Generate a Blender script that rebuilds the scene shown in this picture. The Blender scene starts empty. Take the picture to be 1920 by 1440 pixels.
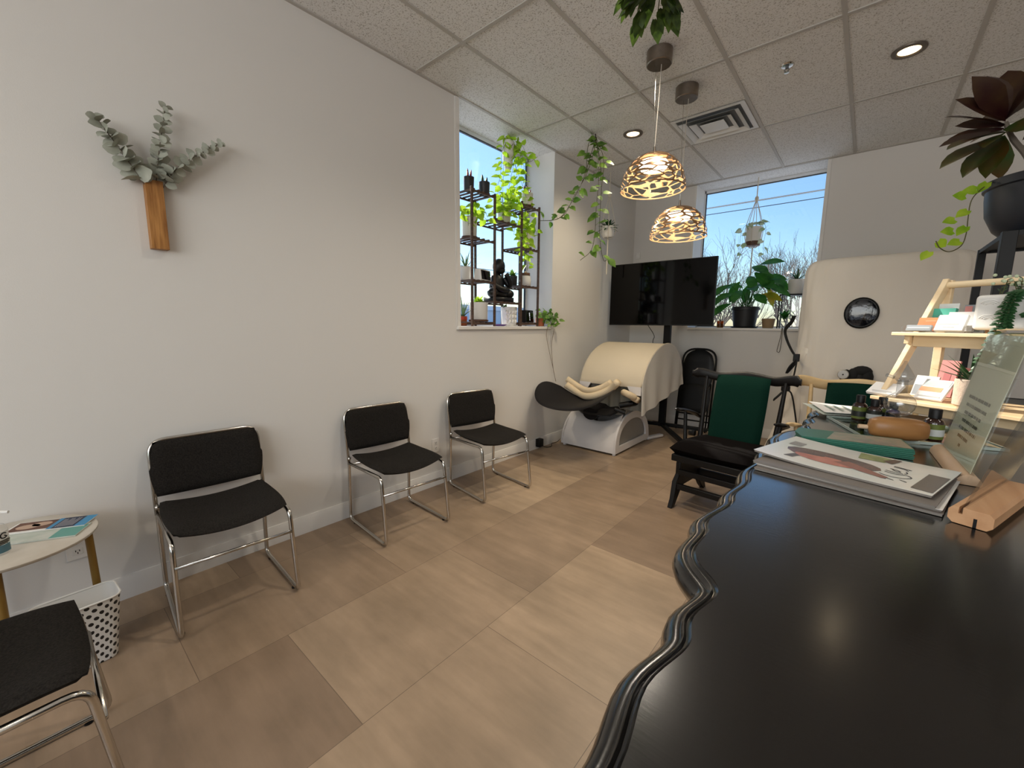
import bpy, bmesh, math, random
from mathutils import Vector, Matrix, Euler
V = Vector
sc = bpy.context.scene
COL = sc.collection
random.seed(7)

# ------------------------------------------------------------------ camera, sky, sun, exposure
CEIL, BACK, CT = 3.0735, 5.6514, 1.03          # ceiling height, back wall, counter top
cam = bpy.data.objects.new('camera', bpy.data.cameras.new('camera')); COL.objects.link(cam)
cam.data.sensor_width = 36.0
cam.data.lens = 36.0 * 773.43 / 1920
cam.data.clip_start = 0.02; cam.data.clip_end = 500
cam.matrix_world = Matrix(((0.76013231, -0.10036393, 0.64197036, 2.5998256),
                           (0.64970416, 0.10351612, -0.75310618, 0.0),
                           (0.00913042, 0.98955116, 0.14389281, 1.328),
                           (0, 0, 0, 1)))
sc.camera = cam
sc.view_settings.view_transform = 'Standard'
sc.view_settings.look = 'None'
sc.view_settings.exposure = 0.06
sc.view_settings.gamma = 1.0
sc.view_settings.use_curve_mapping = False
sc.cycles.max_bounces = 10; sc.cycles.diffuse_bounces = 5; sc.cycles.glossy_bounces = 4
sc.cycles.transmission_bounces = 6; sc.cycles.transparent_max_bounces = 16
sc.cycles.caustics_reflective = False; sc.cycles.caustics_refractive = False
sc.cycles.sample_clamp_indirect = 4.0
sc.cycles.use_denoising = True

SUN_DIR = V((0.873, -0.19, -0.45)).normalized()       # the way the sunlight travels
world = bpy.data.worlds.new('World'); sc.world = world; world.use_nodes = True
wn = world.node_tree.nodes; wl = world.node_tree.links; wn.clear()
w_out = wn.new('ShaderNodeOutputWorld'); w_bg = wn.new('ShaderNodeBackground')
w_sky = wn.new('ShaderNodeTexSky'); w_sky.sky_type = 'NISHITA'; w_sky.sun_disc = False
w_sky.sun_elevation = math.radians(27); w_sky.sun_rotation = math.atan2(-SUN_DIR.x, -SUN_DIR.y)
w_sky.air_density = 1.3; w_sky.dust_density = 0.3; w_sky.ozone_density = 4.0
w_bg.inputs['Strength'].default_value = 0.2
w_mul = wn.new('ShaderNodeMix'); w_mul.data_type = 'RGBA'; w_mul.blend_type = 'MULTIPLY'; w_mul.inputs[0].default_value = 1.0; w_mul.inputs[7].default_value = (0.86, 0.97, 1.10, 1)
wl.new(w_sky.outputs[0], w_mul.inputs[6]); wl.new(w_mul.outputs[2], w_bg.inputs[0]); wl.new(w_bg.outputs[0], w_out.inputs[0])

def lamp(name, kind, loc, energy, color=(1, 1, 1), direction=None, **kw):
    d = bpy.data.lights.new(name, kind); d.energy = energy; d.color = color
    for k, v in kw.items(): setattr(d, k, v)
    o = bpy.data.objects.new(name, d); COL.objects.link(o); o.location = loc
    if direction is not None: o.rotation_euler = V(direction).to_track_quat('-Z', 'Y').to_euler()
    return o
lamp('sun', 'SUN', (-20, 10, 12), 9.0, (1.0, 0.93, 0.82), SUN_DIR, angle=math.radians(0.8))
# daylight entering through each window (portals guide the sky light)
for nm, loc, dr, sx, sy in (('portal', (-0.352, 3.03, 2.17), (1, 0, 0), 1.30, 1.72), ('portal', (1.455, 6.01, 2.17), (0, -1, 0), 1.29, 1.72)):
    p = lamp(nm, 'AREA', loc, 1.0, direction=dr, shape='RECTANGLE', size=sx, size_y=sy); p.data.cycles.is_portal = True
# added area fill behind the camera, brightening the left wall and room
lamp('added_front_fill', 'AREA', (3.0, -2.93, 2.05), 106, (1.0, 0.98, 0.95), (0, 1, 0.10), shape='RECTANGLE', size=4.4, size_y=1.6)
WARM = (1.0, 0.90, 0.76)
# added ceiling spots with no fixtures, to brighten the floor and walls
for x, y, e in ((1.60, 1.38, 62), (1.60, 2.60, 55), (4.467, 1.38, 30), (4.467, 3.82, 30), (0.779, -1.06, 25), (2.623, -1.06, 25)):
    lamp('fill_spot', 'SPOT', (x, y, CEIL - 0.03), e, WARM if x < 4 else (1.0, 0.97, 0.93), (0, 0, -1), spot_size=math.radians(140), spot_blend=1.0, shadow_soft_size=0.07)

# ------------------------------------------------------------------ helpers
def rgb(h):
    if not isinstance(h, str): return tuple(h)
    h = h.lstrip('#'); r = []
    for i in (0, 2, 4):
        c = int(h[i:i + 2], 16) / 255.0
        r.append(c / 12.92 if c <= 0.04045 else ((c + 0.055) / 1.055) ** 2.4)
    return tuple(r)

def mat(name, col, rough=0.5, metal=0.0, var=0.0, vscale=8.0, bump=0.0, bscale=60.0, stretch=None, alpha=1.0,
        trans=0.0, ior=1.45, emit=None, estr=0.0, sheen=0.0, coat=0.0, spec=0.5, bdist=0.005, coatr=0.03, col2=None):
    m = bpy.data.materials.new(name); m.use_nodes = True
    nt = m.node_tree; n = nt.nodes; l = nt.links; b = n['Principled BSDF']
    c = rgb(col)
    b.inputs['Base Color'].default_value = (*c, 1); b.inputs['Roughness'].default_value = rough
    b.inputs['Metallic'].default_value = metal; b.inputs['Alpha'].default_value = alpha
    b.inputs['Transmission Weight'].default_value = trans; b.inputs['IOR'].default_value = ior
    b.inputs['Specular IOR Level'].default_value = spec; b.inputs['Coat Roughness'].default_value = coatr; b.inputs['Sheen Weight'].default_value = sheen; b.inputs['Coat Weight'].default_value = coat
    if emit is not None:
        b.inputs['Emission Color'].default_value = (*rgb(emit), 1); b.inputs['Emission Strength'].default_value = estr
    if var or bump or col2:
        tc = n.new('ShaderNodeTexCoord'); mp = n.new('ShaderNodeMapping'); l.new(tc.outputs['Object'], mp.inputs[0])
        if stretch: mp.inputs['Scale'].default_value = stretch
    if var or col2:
        nz = n.new('ShaderNodeTexNoise'); nz.inputs['Scale'].default_value = vscale; nz.inputs['Detail'].default_value = 5
        l.new(mp.outputs[0], nz.inputs['Vector'])
        cr = n.new('ShaderNodeValToRGB'); cr.color_ramp.elements[0].position = 0.32; cr.color_ramp.elements[1].position = 0.68
        c2 = rgb(col2) if col2 else tuple(min(1, x * (1 + var)) for x in c)
        c1 = c if col2 else tuple(x * (1 - var) for x in c)
        cr.color_ramp.elements[0].color = (*c1, 1); cr.color_ramp.elements[1].color = (*c2, 1)
        l.new(nz.outputs['Fac'], cr.inputs[0]); l.new(cr.outputs[0], b.inputs['Base Color'])
    if bump:
        nb = n.new('ShaderNodeTexNoise'); nb.inputs['Scale'].default_value = bscale; nb.inputs['Detail'].default_value = 4
        l.new(mp.outputs[0], nb.inputs['Vector'])
        bp = n.new('ShaderNodeBump'); bp.inputs['Strength'].default_value = bump; bp.inputs['Distance'].default_value = bdist
        l.new(nb.outputs['Fac'], bp.inputs['Height']); l.new(bp.outputs[0], b.inputs['Normal'])
    return m

class MB:
    """collects shapes into one mesh"""
    def __init__(s): s.v = []; s.f = []; s.m = []; s.k = 0
    def add(s, vs, fs):
        o = len(s.v); s.v += [V(p) for p in vs]; s.f += [tuple(i + o for i in f) for f in fs]; s.m += [s.k] * len(fs); return s
    def box(s, c, sz, rot=None):
        h = [x / 2 for x in sz]; R = rot.to_matrix() if isinstance(rot, Euler) else rot
        vs = [V((x * h[0], y * h[1], z * h[2])) for x in (-1, 1) for y in (-1, 1) for z in (-1, 1)]
        vs = [(R @ p if R else p) + V(c) for p in vs]
        return s.add(vs, [(0, 1, 3, 2), (4, 6, 7, 5), (0, 4, 5, 1), (2, 3, 7, 6), (0, 2, 6, 4), (1, 5, 7, 3)])
    def bb(s, x0, x1, y0, y1, z0, z1):
        return s.box(((x0 + x1) / 2, (y0 + y1) / 2, (z0 + z1) / 2), (x1 - x0, y1 - y0, z1 - z0))
    def bar(s, a, b, w, h, up=(0, 0, 1)):
        a, b = V(a), V(b); d = (b - a); L = d.length; d.normalize(); u = V(up)
        if abs(d.dot(u)) > 0.98: u = V((1, 0, 0))
        sd = d.cross(u).normalized(); u = sd.cross(d)
        R = Matrix((sd, d, u)).transposed()
        return s.box((a + b) / 2, (w, L, h), R)
    def tube(s, pts, r, n=8, closed=False, flat=None):
        pts = [V(p) for p in pts]; N = len(pts)
        rs = r if isinstance(r, (list, tuple)) else [r] * N
        vs = []; pu = None
        for i, p in enumerate(pts):
            if closed: t = pts[(i + 1) % N] - pts[i - 1]
            else: t = pts[min(i + 1, N - 1)] - pts[max(i - 1, 0)]
            t = t.normalized() if t.length > 1e-9 else V((0, 0, 1))
            if pu is None:
                u = V((0, 0, 1)) if abs(t.z) < 0.9 else V((1, 0, 0))
            else: u = pu
            a = t.cross(u)
            if a.length < 1e-6: a = t.cross(V((0.3, 0.8, 0.5)))
            a.normalize(); u = a.cross(t).normalized(); pu = u
            for k in range(n):
                th = 2 * math.pi * k / n
                vs.append(p + a * (math.cos(th) * rs[i]) + u * (math.sin(th) * rs[i] * (flat or 1)))
        fs = []
        for i in range(N if closed else N - 1):
            j = (i + 1) % N
            for k in range(n): fs.append((i * n + k, i * n + (k + 1) % n, j * n + (k + 1) % n, j * n + k))
        if not closed:
            fs.append(tuple(range(n))[::-1]); fs.append(tuple((N - 1) * n + k for k in range(n)))
        return s.add(vs, fs)
    def lathe(s, prof, c=(0, 0, 0), n=24, sx=1, sy=1, R=None, cap=True):
        vs = []; c = V(c)
        for r, z in prof:
            for k in range(n):
                a = 2 * math.pi * k / n; p = V((r * math.cos(a) * sx, r * math.sin(a) * sy, z)); vs.append((R @ p if R else p) + c)
        fs = [(i * n + k, i * n + (k + 1) % n, (i + 1) * n + (k + 1) % n, (i + 1) * n + k) for i in range(len(prof) - 1) for k in range(n)]
        if cap:
            fs.append(tuple(range(n))[::-1]); fs.append(tuple((len(prof) - 1) * n + k for k in range(n)))
        return s.add(vs, fs)
    def ball(s, c, r, n=12, R=None):
        rx, ry, rz = r if isinstance(r, (tuple, list)) else (r, r, r)
        m = max(5, n // 2 + 1)
        return s.lathe([(max(1e-4, math.sin(math.pi * i / m)), -math.cos(math.pi * i / m) * rz) for i in range(m + 1)], c, n, rx, ry, R)
    def prism(s, poly, a, b, axis='z'):
        """2-d outline pushed from a to b along an axis (x: outline is y,z; y: x,z; z: x,y)"""
        def P(p, h): return {'x': (h, p[0], p[1]), 'y': (p[0], h, p[1]), 'z': (p[0], p[1], h)}[axis]
        n = len(poly)
        return s.add([P(p, a) for p in poly] + [P(p, b) for p in poly],
                     [tuple(range(n))[::-1], tuple(range(n, 2 * n))] + [(i, (i + 1) % n, n + (i + 1) % n, n + i) for i in range(n)])
    def sheet(s, grid, t=0.0, nrm=None):
        """rows of points -> surface; with t a closed slab of that thickness along nrm"""
        R, Cn = len(grid), len(grid[0]); top = [V(p) for r in grid for p in r]
        q = lambda i, j: i * Cn + j
        fs = [(q(i, j), q(i, j + 1), q(i + 1, j + 1), q(i + 1, j)) for i in range(R - 1) for j in range(Cn - 1)]
        if not t: return s.add(top, fs)
        off = V(nrm) * t; M_ = len(top); bot = [p + off for p in top]
        fb = [tuple(M_ + i for i in f[::-1]) for f in fs]
        rim = [q(0, j) for j in range(Cn)] + [q(i, Cn - 1) for i in range(1, R)] + [q(R - 1, j) for j in range(Cn - 2, -1, -1)] + [q(i, 0) for i in range(R - 2, 0, -1)]
        fr = [(rim[i], rim[(i + 1) % len(rim)], M_ + rim[(i + 1) % len(rim)], M_ + rim[i]) for i in range(len(rim))]
        return s.add(top + bot, fs + fb + fr)
    def pad(s, w, d, t, k=0.35, n=12, fn=None, T=None):
        """cushion: rounded rectangle w x d, thickness t, bent by fn(x,y,z)"""
        def ring(sgn):
            g = []
            for i in range(n + 1):
                row = []
                for j in range(n + 1):
                    a = -1 + 2 * i / n; b = -1 + 2 * j / n
                    x = a * math.sqrt(1 - k * b * b); y = b * math.sqrt(1 - k * a * a)
                    e = max(abs(a), abs(b)); z = sgn * t / 2 * (max(0.0, 1 - e ** 7)) ** 0.5
                    x *= w / 2; y *= d / 2
                    p = V((x, y, z)); p = V(fn(*p)) if fn else p
                    row.append(T @ p if T else p)
                g.append(row)
            return g
        s.sheet(ring(1)); s.sheet(ring(-1)); return s
    def leaf(s, base, d, up, L, W, kind='heart', droop=0.25, fold=0.25, n=4):
        base = V(base); d = V(d).normalized(); up = V(up); sd = d.cross(up)
        if sd.length < 1e-4: sd = d.cross(V((0.3, 0.7, 0.2)))
        sd.normalize(); up = sd.cross(d).normalized()
        prof = {'heart': [0.55, 0.98, 0.86, 0.48, 0.0], 'long': [0.15, 0.75, 1.0, 0.7, 0.0], 'round': [0.45, 0.95, 1.0, 0.8, 0.15], 'spike': [0.8, 1.0, 0.75, 0.4, 0.0], 'oval': [0.3, 0.9, 1.0, 0.8, 0.2]}[kind]
        if n == 6:
            prof = [prof[0], (prof[0] + prof[1]) / 2 * 1.12, prof[1] * 1.04, prof[2], (prof[2] + prof[3]) / 2 * 1.05, prof[3] * 0.8, prof[4]]
        vs = []
        for i in range(n + 1):
            t = i / n; p = base + d * (L * t) - up * (L * droop * t * t); w = W / 2 * prof[i]
            back = -d * (L * 0.12) if (kind == 'heart' and i == 0) else V((0, 0, 0))
            vs += [p + sd * w + up * (fold * w) + back, p, p - sd * w + up * (fold * w) + back]
        fs = []
        for i in range(n):
            for k in (0, 1): fs.append((3 * i + k, 3 * i + k + 1, 3 * i + 4 + k, 3 * i + 3 + k))
        return s.add(vs, fs)
    def build(s, name, m, parent=None, loc=None, bevel=0.0, smooth=0.7, seg=2, recalc=True, local=False):
        me = bpy.data.meshes.new(name); org = V((0, 0, 0))
        if parent is not None and not local:
            q = parent if parent.parent is None else parent.parent; org = V(q.get('_org', (0, 0, 0)))
        elif loc is not None: org = V(loc)
        me.from_pydata([tuple(p - org) for p in s.v], [], s.f)
        ms = m if isinstance(m, (list, tuple)) else [m]
        for x in ms: me.materials.append(x)
        if len(ms) > 1: me.polygons.foreach_set('material_index', s.m)
        if recalc:
            b = bmesh.new(); b.from_mesh(me); bmesh.ops.recalc_face_normals(b, faces=b.faces); b.to_mesh(me); b.free()
        if smooth:
            me.shade_smooth(); me.set_sharp_from_angle(angle=smooth)
        me.update()
        o = bpy.data.objects.new(name, me); COL.objects.link(o)
        if parent is not None: o.parent = parent
        elif loc is not None: o.location = loc
        if bevel:
            bv = o.modifiers.new('bevel', 'BEVEL'); bv.width = bevel; bv.segments = seg; bv.limit_method = 'ANGLE'; bv.angle_limit = 0.7
        return o

def tag(o, label, cat, group=None, kind=None):
    o['label'] = label; o['category'] = cat
    if group: o['group'] = group
    if kind: o['kind'] = kind
    return o
def thing(name, label, cat, loc=(0, 0, 0), rz=0.0, group=None):
    """an Empty at a thing's base; parts are given in world coordinates unless rz is set (then local)"""
    o = bpy.data.objects.new(name, None); COL.objects.link(o); o.location = loc; o.rotation_euler = (0, 0, rz)
    o.empty_display_size = 0.1; o['_org'] = tuple(loc) if rz == 0 else (0.0, 0.0, 0.0)
    return tag(o, label, cat, group)
def solo(name, mb, m, label, cat, group=None, **kw):
    xs = [p for p in mb.v]; c = V((sum(p.x for p in xs) / len(xs), sum(p.y for p in xs) / len(xs), min(p.z for p in xs)))
    return tag(mb.build(name, m, loc=c, **kw), label, cat, group)
def struct(name, mb, m, **kw):
    o = mb.build(name, m, **kw); o['kind'] = 'structure'; return o
def frame(o, rz):
    """local->world for placing things"""
    c, s_ = math.cos(rz), math.sin(rz); o = V(o)
    return lambda x, y, z=0.0: o + V((x * c - y * s_, x * s_ + y * c, z))
def copy_thing(root, loc, rz, label, group=None):
    r = root.copy(); COL.objects.link(r); r.location = loc; r.rotation_euler = (0, 0, rz); r['label'] = label
    for ch in list(root.children):
        c = ch.copy(); COL.objects.link(c); c.parent = r
        for g in ch.children:
            d = g.copy(); COL.objects.link(d); d.parent = c
    return r
def arc(c, r, a0, a1, n, plane='xz'):
    out = []
    for i in range(n + 1):
        a = a0 + (a1 - a0) * i / n; u, w = r * math.cos(a), r * math.sin(a)
        out.append(V(c) + (V((u, 0, w)) if plane == 'xz' else V((0, u, w)) if plane == 'yz' else V((u, w, 0))))
    return out
def rounded(pts, r, n=5):
    """polyline with rounded corners"""
    pts = [V(p) for p in pts]; out = [pts[0]]
    for i in range(1, len(pts) - 1):
        a, b, c = pts[i - 1], pts[i], pts[i + 1]
        rr = min(r, (a - b).length * 0.49, (c - b).length * 0.49)
        p, q = b + (a - b).normalized() * rr, b + (c - b).normalized() * rr
        for k in range(n + 1):
            t = k / n; out.append(p * (1 - t) ** 2 + b * 2 * t * (1 - t) + q * t * t)
    out.append(pts[-1]); return out
def spline(pts, n=6):
    pts = [V(p) for p in pts]; P = [pts[0] * 2 - pts[1]] + pts + [pts[-1] * 2 - pts[-2]]; out = []
    for i in range(1, len(P) - 2):
        for k in range(n):
            t = k / n; a, b, c, d = P[i - 1], P[i], P[i + 1], P[i + 2]
            out.append(0.5 * ((2 * b) + (c - a) * t + (2 * a - 5 * b + 4 * c - d) * t * t + (3 * b - a - 3 * c + d) * t ** 3))
    out.append(pts[-1]); return out

# ------------------------------------------------------------------ materials
def wall_mat():
    return mat('wall_paint', '#d9d6d1', 0.85, bump=0.06, bscale=220)
def floor_mat():
    m = bpy.data.materials.new('floor_tile'); m.use_nodes = True; nt = m.node_tree; n = nt.nodes; l = nt.links; b = n['Principled BSDF']
    tc = n.new('ShaderNodeTexCoord'); sx = n.new('ShaderNodeSeparateXYZ'); l.new(tc.outputs['Object'], sx.inputs[0])
    ax = n.new('ShaderNodeMath'); ax.operation = 'ADD'; ax.inputs[1].default_value = 20 * 0.9105 - 0.596; l.new(sx.outputs['Y'], ax.inputs[0])
    ay = n.new('ShaderNodeMath'); ay.operation = 'ADD'; ay.inputs[1].default_value = 20 * 0.6077 - 0.2345 ; l.new(sx.outputs['X'], ay.inputs[0])
    cb = n.new('ShaderNodeCombineXYZ'); l.new(ax.outputs[0], cb.inputs[0]); l.new(ay.outputs[0], cb.inputs[1])
    br = n.new('ShaderNodeTexBrick'); l.new(cb.outputs[0], br.inputs['Vector'])
    br.offset = 0.34; br.offset_frequency = 2; br.squash = 1.0
    for k, v in (('Scale', 1.0), ('Brick Width', 0.9105), ('Row Height', 0.6077), ('Mortar Size', 0.0012), ('Mortar Smooth', 0.1), ('Bias', 0.0)): br.inputs[k].default_value = v
    br.inputs['Color1'].default_value = (*rgb('#b29a80'), 1); br.inputs['Color2'].default_value = (*rgb('#89735f'), 1); br.inputs['Mortar'].default_value = (*rgb('#6e5c4c'), 1)
    def noise(scale, sc3, det=6, rough=0.6):
        mp = n.new('ShaderNodeMapping'); mp.inputs['Scale'].default_value = sc3; l.new(tc.outputs['Object'], mp.inputs[0])
        z = n.new('ShaderNodeTexNoise'); z.inputs['Scale'].default_value = scale; z.inputs['Detail'].default_value = det; z.inputs['Roughness'].default_value = rough
        l.new(mp.outputs[0], z.inputs['Vector']); return z
    z1 = noise(2.2, (1, 1.6, 1)); z2 = noise(3.0, (0.6, 5.0, 1), 4)
    def over(c_out, fac_out, lo, hi, a0, a1):
        cr = n.new('ShaderNodeValToRGB'); cr.color_ramp.elements[0].position = a0; cr.color_ramp.elements[1].position = a1
        cr.color_ramp.elements[0].color = (lo, lo, lo * 0.98, 1); cr.color_ramp.elements[1].color = (hi, hi, hi, 1); l.new(fac_out, cr.inputs[0])
        mx = n.new('ShaderNodeMix'); mx.data_type = 'RGBA'; mx.blend_type = 'MULTIPLY'; mx.inputs[0].default_value = 1.0
        l.new(c_out, mx.inputs[6]); l.new(cr.outputs[0], mx.inputs[7]); return mx.outputs[2]
    c = over(br.outputs['Color'], z1.outputs['Fac'], 0.74, 1.12, 0.3, 0.72); c = over(c, z2.outputs['Fac'], 0.86, 1.07, 0.3, 0.7)
    l.new(c, b.inputs['Base Color']); b.inputs['Roughness'].default_value = 0.42
    bp = n.new('ShaderNodeBump'); bp.inputs['Strength'].default_value = 0.12; bp.inputs['Distance'].default_value = 0.004
    l.new(z1.outputs['Fac'], bp.inputs['Height']); l.new(bp.outputs[0], b.inputs['Normal'])
    return m
def ceiling_mat():
    m = mat('ceiling_tile', '#e2e1de', 0.95); nt = m.node_tree; n = nt.nodes; l = nt.links; b = n['Principled BSDF']
    tc = n.new('ShaderNodeTexCoord'); vz = n.new('ShaderNodeTexNoise'); vz.inputs['Scale'].default_value = 130; vz.inputs['Detail'].default_value = 3
    l.new(tc.outputs['Object'], vz.inputs['Vector'])
    cr = n.new('ShaderNodeValToRGB'); cr.color_ramp.elements[0].position = 0.33; cr.color_ramp.elements[1].position = 0.46
    cr.color_ramp.elements[0].color = (*rgb('#aaa69e'), 1); cr.color_ramp.elements[1].color = (*rgb('#e2e1de'), 1)
    l.new(vz.outputs['Fac'], cr.inputs[0]); l.new(cr.outputs[0], b.inputs['Base Color'])
    bp = n.new('ShaderNodeBump'); bp.inputs['Strength'].default_value = 0.5; bp.inputs['Distance'].default_value = 0.004
    l.new(vz.outputs['Fac'], bp.inputs['Height']); l.new(bp.outputs[0], b.inputs['Normal']); return m
def glass_mat(name, tint=(1, 1, 1), refl=0.08):
    m = bpy.data.materials.new(name); m.use_nodes = True; n = m.node_tree.nodes; l = m.node_tree.links; n.clear()
    o = n.new('ShaderNodeOutputMaterial'); t = n.new('ShaderNodeBsdfTransparent'); g = n.new('ShaderNodeBsdfGlossy'); x = n.new('ShaderNodeMixShader')
    t.inputs[0].default_value = (*tint, 1); g.inputs['Roughness'].default_value = 0.02; x.inputs[0].default_value = refl
    f = n.new('ShaderNodeLayerWeight'); f.inputs[0].default_value = 0.5
    p = n.new('ShaderNodeMath'); p.operation = 'POWER'; p.inputs[1].default_value = 5.0; l.new(f.outputs['Facing'], p.inputs[0])
    q = n.new('ShaderNodeMath'); q.operation = 'MULTIPLY_ADD'; q.inputs[1].default_value = 0.8; q.inputs[2].default_value = refl * 0.5
    l.new(p.outputs[0], q.inputs[0]); l.new(q.outputs[0], x.inputs[0])
    l.new(t.outputs[0], x.inputs[1]); l.new(g.outputs[0], x.inputs[2]); l.new(x.outputs[0], o.inputs[0]); return m
def leafmat(name, c1, c2, tr=0.35, rough=0.45, vs=14):
    m = mat(name, c1, rough, col2=c2, vscale=vs); n = m.node_tree.nodes; l = m.node_tree.links; b = n['Principled BSDF']
    t = n.new('ShaderNodeBsdfTranslucent'); x = n.new('ShaderNodeMixShader'); x.inputs[0].default_value = tr
    src = b.inputs['Base Color'].links[0].from_socket; l.new(src, t.inputs[0])
    o = n['Material Output']; l.new(b.outputs[0], x.inputs[1]); l.new(t.outputs[0], x.inputs[2]); l.new(x.outputs[0], o.inputs[0]); return m
def wood(name, c1, c2, rough=0.45, stretch=(1, 1, 12), vs=6):
    return mat(name, c1, rough, col2=c2, vscale=vs, stretch=stretch)

WALL = wall_mat(); FLOOR = floor_mat(); CEILM = ceiling_mat()
TRIMW = mat('white_trim_paint', '#dedbd6', 0.45)
GRID = mat('grid_paint', '#b5b1aa', 0.6)
PVC = mat('window_vinyl', '#dfe3e8', 0.4); DARKFR = mat('dark_window_gasket', '#3a4046', 0.5)
GLASS = glass_mat('window_glass'); CLEAR = glass_mat('clear_acrylic', (0.985, 0.99, 0.99)); CLEARG = glass_mat('blown_glass', (0.86, 0.87, 0.88), 0.22)
CHROME = mat('chrome', '#c9c5be', 0.18, 1.0); NICKEL = mat('brushed_nickel', '#8a8178', 0.35, 1.0, var=0.1, vscale=30)
FABRIC = mat('charcoal_fabric', '#211e1b', 0.95, var=0.5, vscale=180, bump=0.5, bscale=260, spec=0.2)
BLACKW = mat('black_lacquer_wood', '#080707', 0.20, bump=0.03, bscale=30, stretch=(1, 8, 1), spec=0.5, coat=0.7, coatr=0.16)
BLACKP = mat('black_plastic', '#060607', 0.45, spec=0.35); BLACKM = mat('black_metal', '#0b0b0b', 0.5, 0.2, spec=0.35); SCREEN = mat('tv_glass', '#020203', 0.06, spec=0.25)
BROWNSH = wood('dark_brown_shelf_wood', '#3a2a22', '#5a4334', 0.6)
OAK = wood('oiled_oak', '#7a4a1c', '#b98448', 0.5, (9, 9, 0.8), 7); PINE = wood('pale_pine', '#d9bd92', '#e8d3ae', 0.5, (1, 1, 5), 5)
BEECH = wood('beech', '#b98a62', '#cb9f77', 0.5, (8, 1, 8), 5); BEECHL = wood('pale_beech', '#c9a887', '#d9bd9e', 0.5, (8, 1, 8), 5)
HONEY = wood('honey_wood', '#97683a', '#ad7d4c', 0.35, (2, 8, 8), 4)
POTW = mat('white_ceramic', '#dcdad5', 0.35); POTB = mat('black_pot_plastic', '#17181b', 0.5); POTC = mat('charcoal_ceramic', '#26272a', 0.45)
SAUCER = wood('brown_saucer', '#4c3122', '#66452f', 0.5); SOIL = mat('potting_soil', '#2a1f18', 0.95, bump=0.6, bscale=90)
TERRA = mat('terracotta', '#9b5636', 0.8); TANPOT = mat('tan_ceramic', '#8d7658', 0.6, var=0.1); BEIGEPOT = mat('beige_stoneware', '#b4a190', 0.75, var=0.08, vscale=80, bump=0.3, bscale=200)
CREAM = mat('cream_canvas', '#c0b49f', 0.9, bump=0.12, bscale=300); CREAMG = mat('grey_cream_cloth', '#c9c5bd', 0.9, bump=0.1, bscale=200)
TENT = mat('beige_nylon', '#dcd5ca', 0.75, bump=0.9, bscale=4, stretch=(1, 1, 0.35), bdist=0.03)
GREENC = mat('dark_green_cushion', '#06251d', 0.9, bump=0.2, bscale=150, spec=0.1); DARKC = mat('dark_brown_cushion', '#070404', 0.95, bump=0.2, bscale=150, spec=0.1)
BLKWD = mat('ebony_wood', '#0d0b0a', 0.45, spec=0.35); MAPLE = wood('maple', '#c9ab7c', '#d8bd90', 0.4, (1, 6, 6), 4)
ROPE = mat('cotton_rope', '#d5cebf', 0.9, bump=0.5, bscale=200)
POTHOS = leafmat('pothos_leaf', '#7fae1c', '#bcd944', 0.55); POTHOSD = leafmat('pothos_dark_leaf', '#3a6626', '#7da03c', 0.35)
GREENL = leafmat('glossy_green_leaf', '#1f5a22', '#3f7d2c', 0.3); DKGREEN = leafmat('deep_green_leaf', '#1d3f22', '#2f5a30', 0.15)
EUCA = leafmat('eucalyptus_leaf', '#8c8f81', '#b3b5a8', 0.12, 0.8); CROTON = leafmat('croton_leaf', '#2c0c0f', '#45301a', 0.15, 0.4, 9)
YELLOWL = leafmat('yellow_leaf', '#b08a1a', '#8f9a2a', 0.35); ALOE = leafmat('aloe_leaf', '#4f6a4a', '#6d8860', 0.1); SUCC = leafmat('blue_green_succulent', '#4f6152', '#6e7d6a', 0.1)
REDL = mat('red_succulent', '#a02a22', 0.5, col2='#5a2a22', vscale=20); STEM = mat('vine_stem', '#4d4a26', 0.7); BARK = mat('grey_bark', '#6d6359', 0.9)
WHITEPL = mat('white_moulded_plastic', '#d6d2d0', 0.4); GREYPL = mat('grey_panel', '#8a8782', 0.5); TRAYB = mat('black_leatherette', '#100e11', 0.6, bump=0.1, bscale=120, spec=0.25)
TOWEL = mat('cream_towel', '#d2bfa0', 0.98, bump=0.8, bscale=160); PAPER = mat('white_paper', '#e2e0db', 0.6); GOLD = mat('brass_leg', '#8b6d34', 0.4, 0.3)
MARBLE = mat('marble', '#d3cdc2', 0.35, col2='#bdb4a6', vscale=5)
STATUE = mat('black_resin', '#0e0e10', 0.4)

# ------------------------------------------------------------------ room shell
W1A, W1B, SILL = 2.370, 3.690, 1.305        # window in the left wall
W2A, W2B = 0.800, 2.112                      # window in the back wall
TH = 0.38
struct('floor', MB().bb(-0.38, 6.2, -3.2, BACK + TH, -0.10, 0.0), FLOOR, smooth=0)
struct('ceiling', MB().bb(-0.38, 6.2, -3.2, BACK + TH, CEIL, CEIL + 0.10), CEILM, smooth=0)
m = MB(); m.bb(-TH, 0, -3.2, W1A, 0, CEIL).bb(-TH, 0, W1B, BACK + TH, 0, CEIL).bb(-TH, 0, W1A, W1B, 0, SILL - 0.03)
struct('wall_left', m, WALL, smooth=0)
m = MB(); m.bb(0, W2A, BACK, BACK + TH, 0, CEIL).bb(W2B, 6.2, BACK, BACK + TH, 0, CEIL).bb(W2A, W2B, BACK, BACK + TH, 0, SILL - 0.03)
struct('wall_back', m, WALL, smooth=0)
struct('wall_right', MB().bb(6.0, 6.2, -3.2, BACK, 0, CEIL), WALL, smooth=0)
struct('wall_front', MB().bb(0, 0.75, -3.2, -3.0, 0, CEIL).bb(5.25, 6.0, -3.2, -3.0, 0, CEIL).bb(0.75, 5.25, -3.2, -3.0, 0, 0.35).bb(0.75, 5.25, -3.2, -3.0, 2.75, CEIL), WALL, smooth=0)
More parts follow.
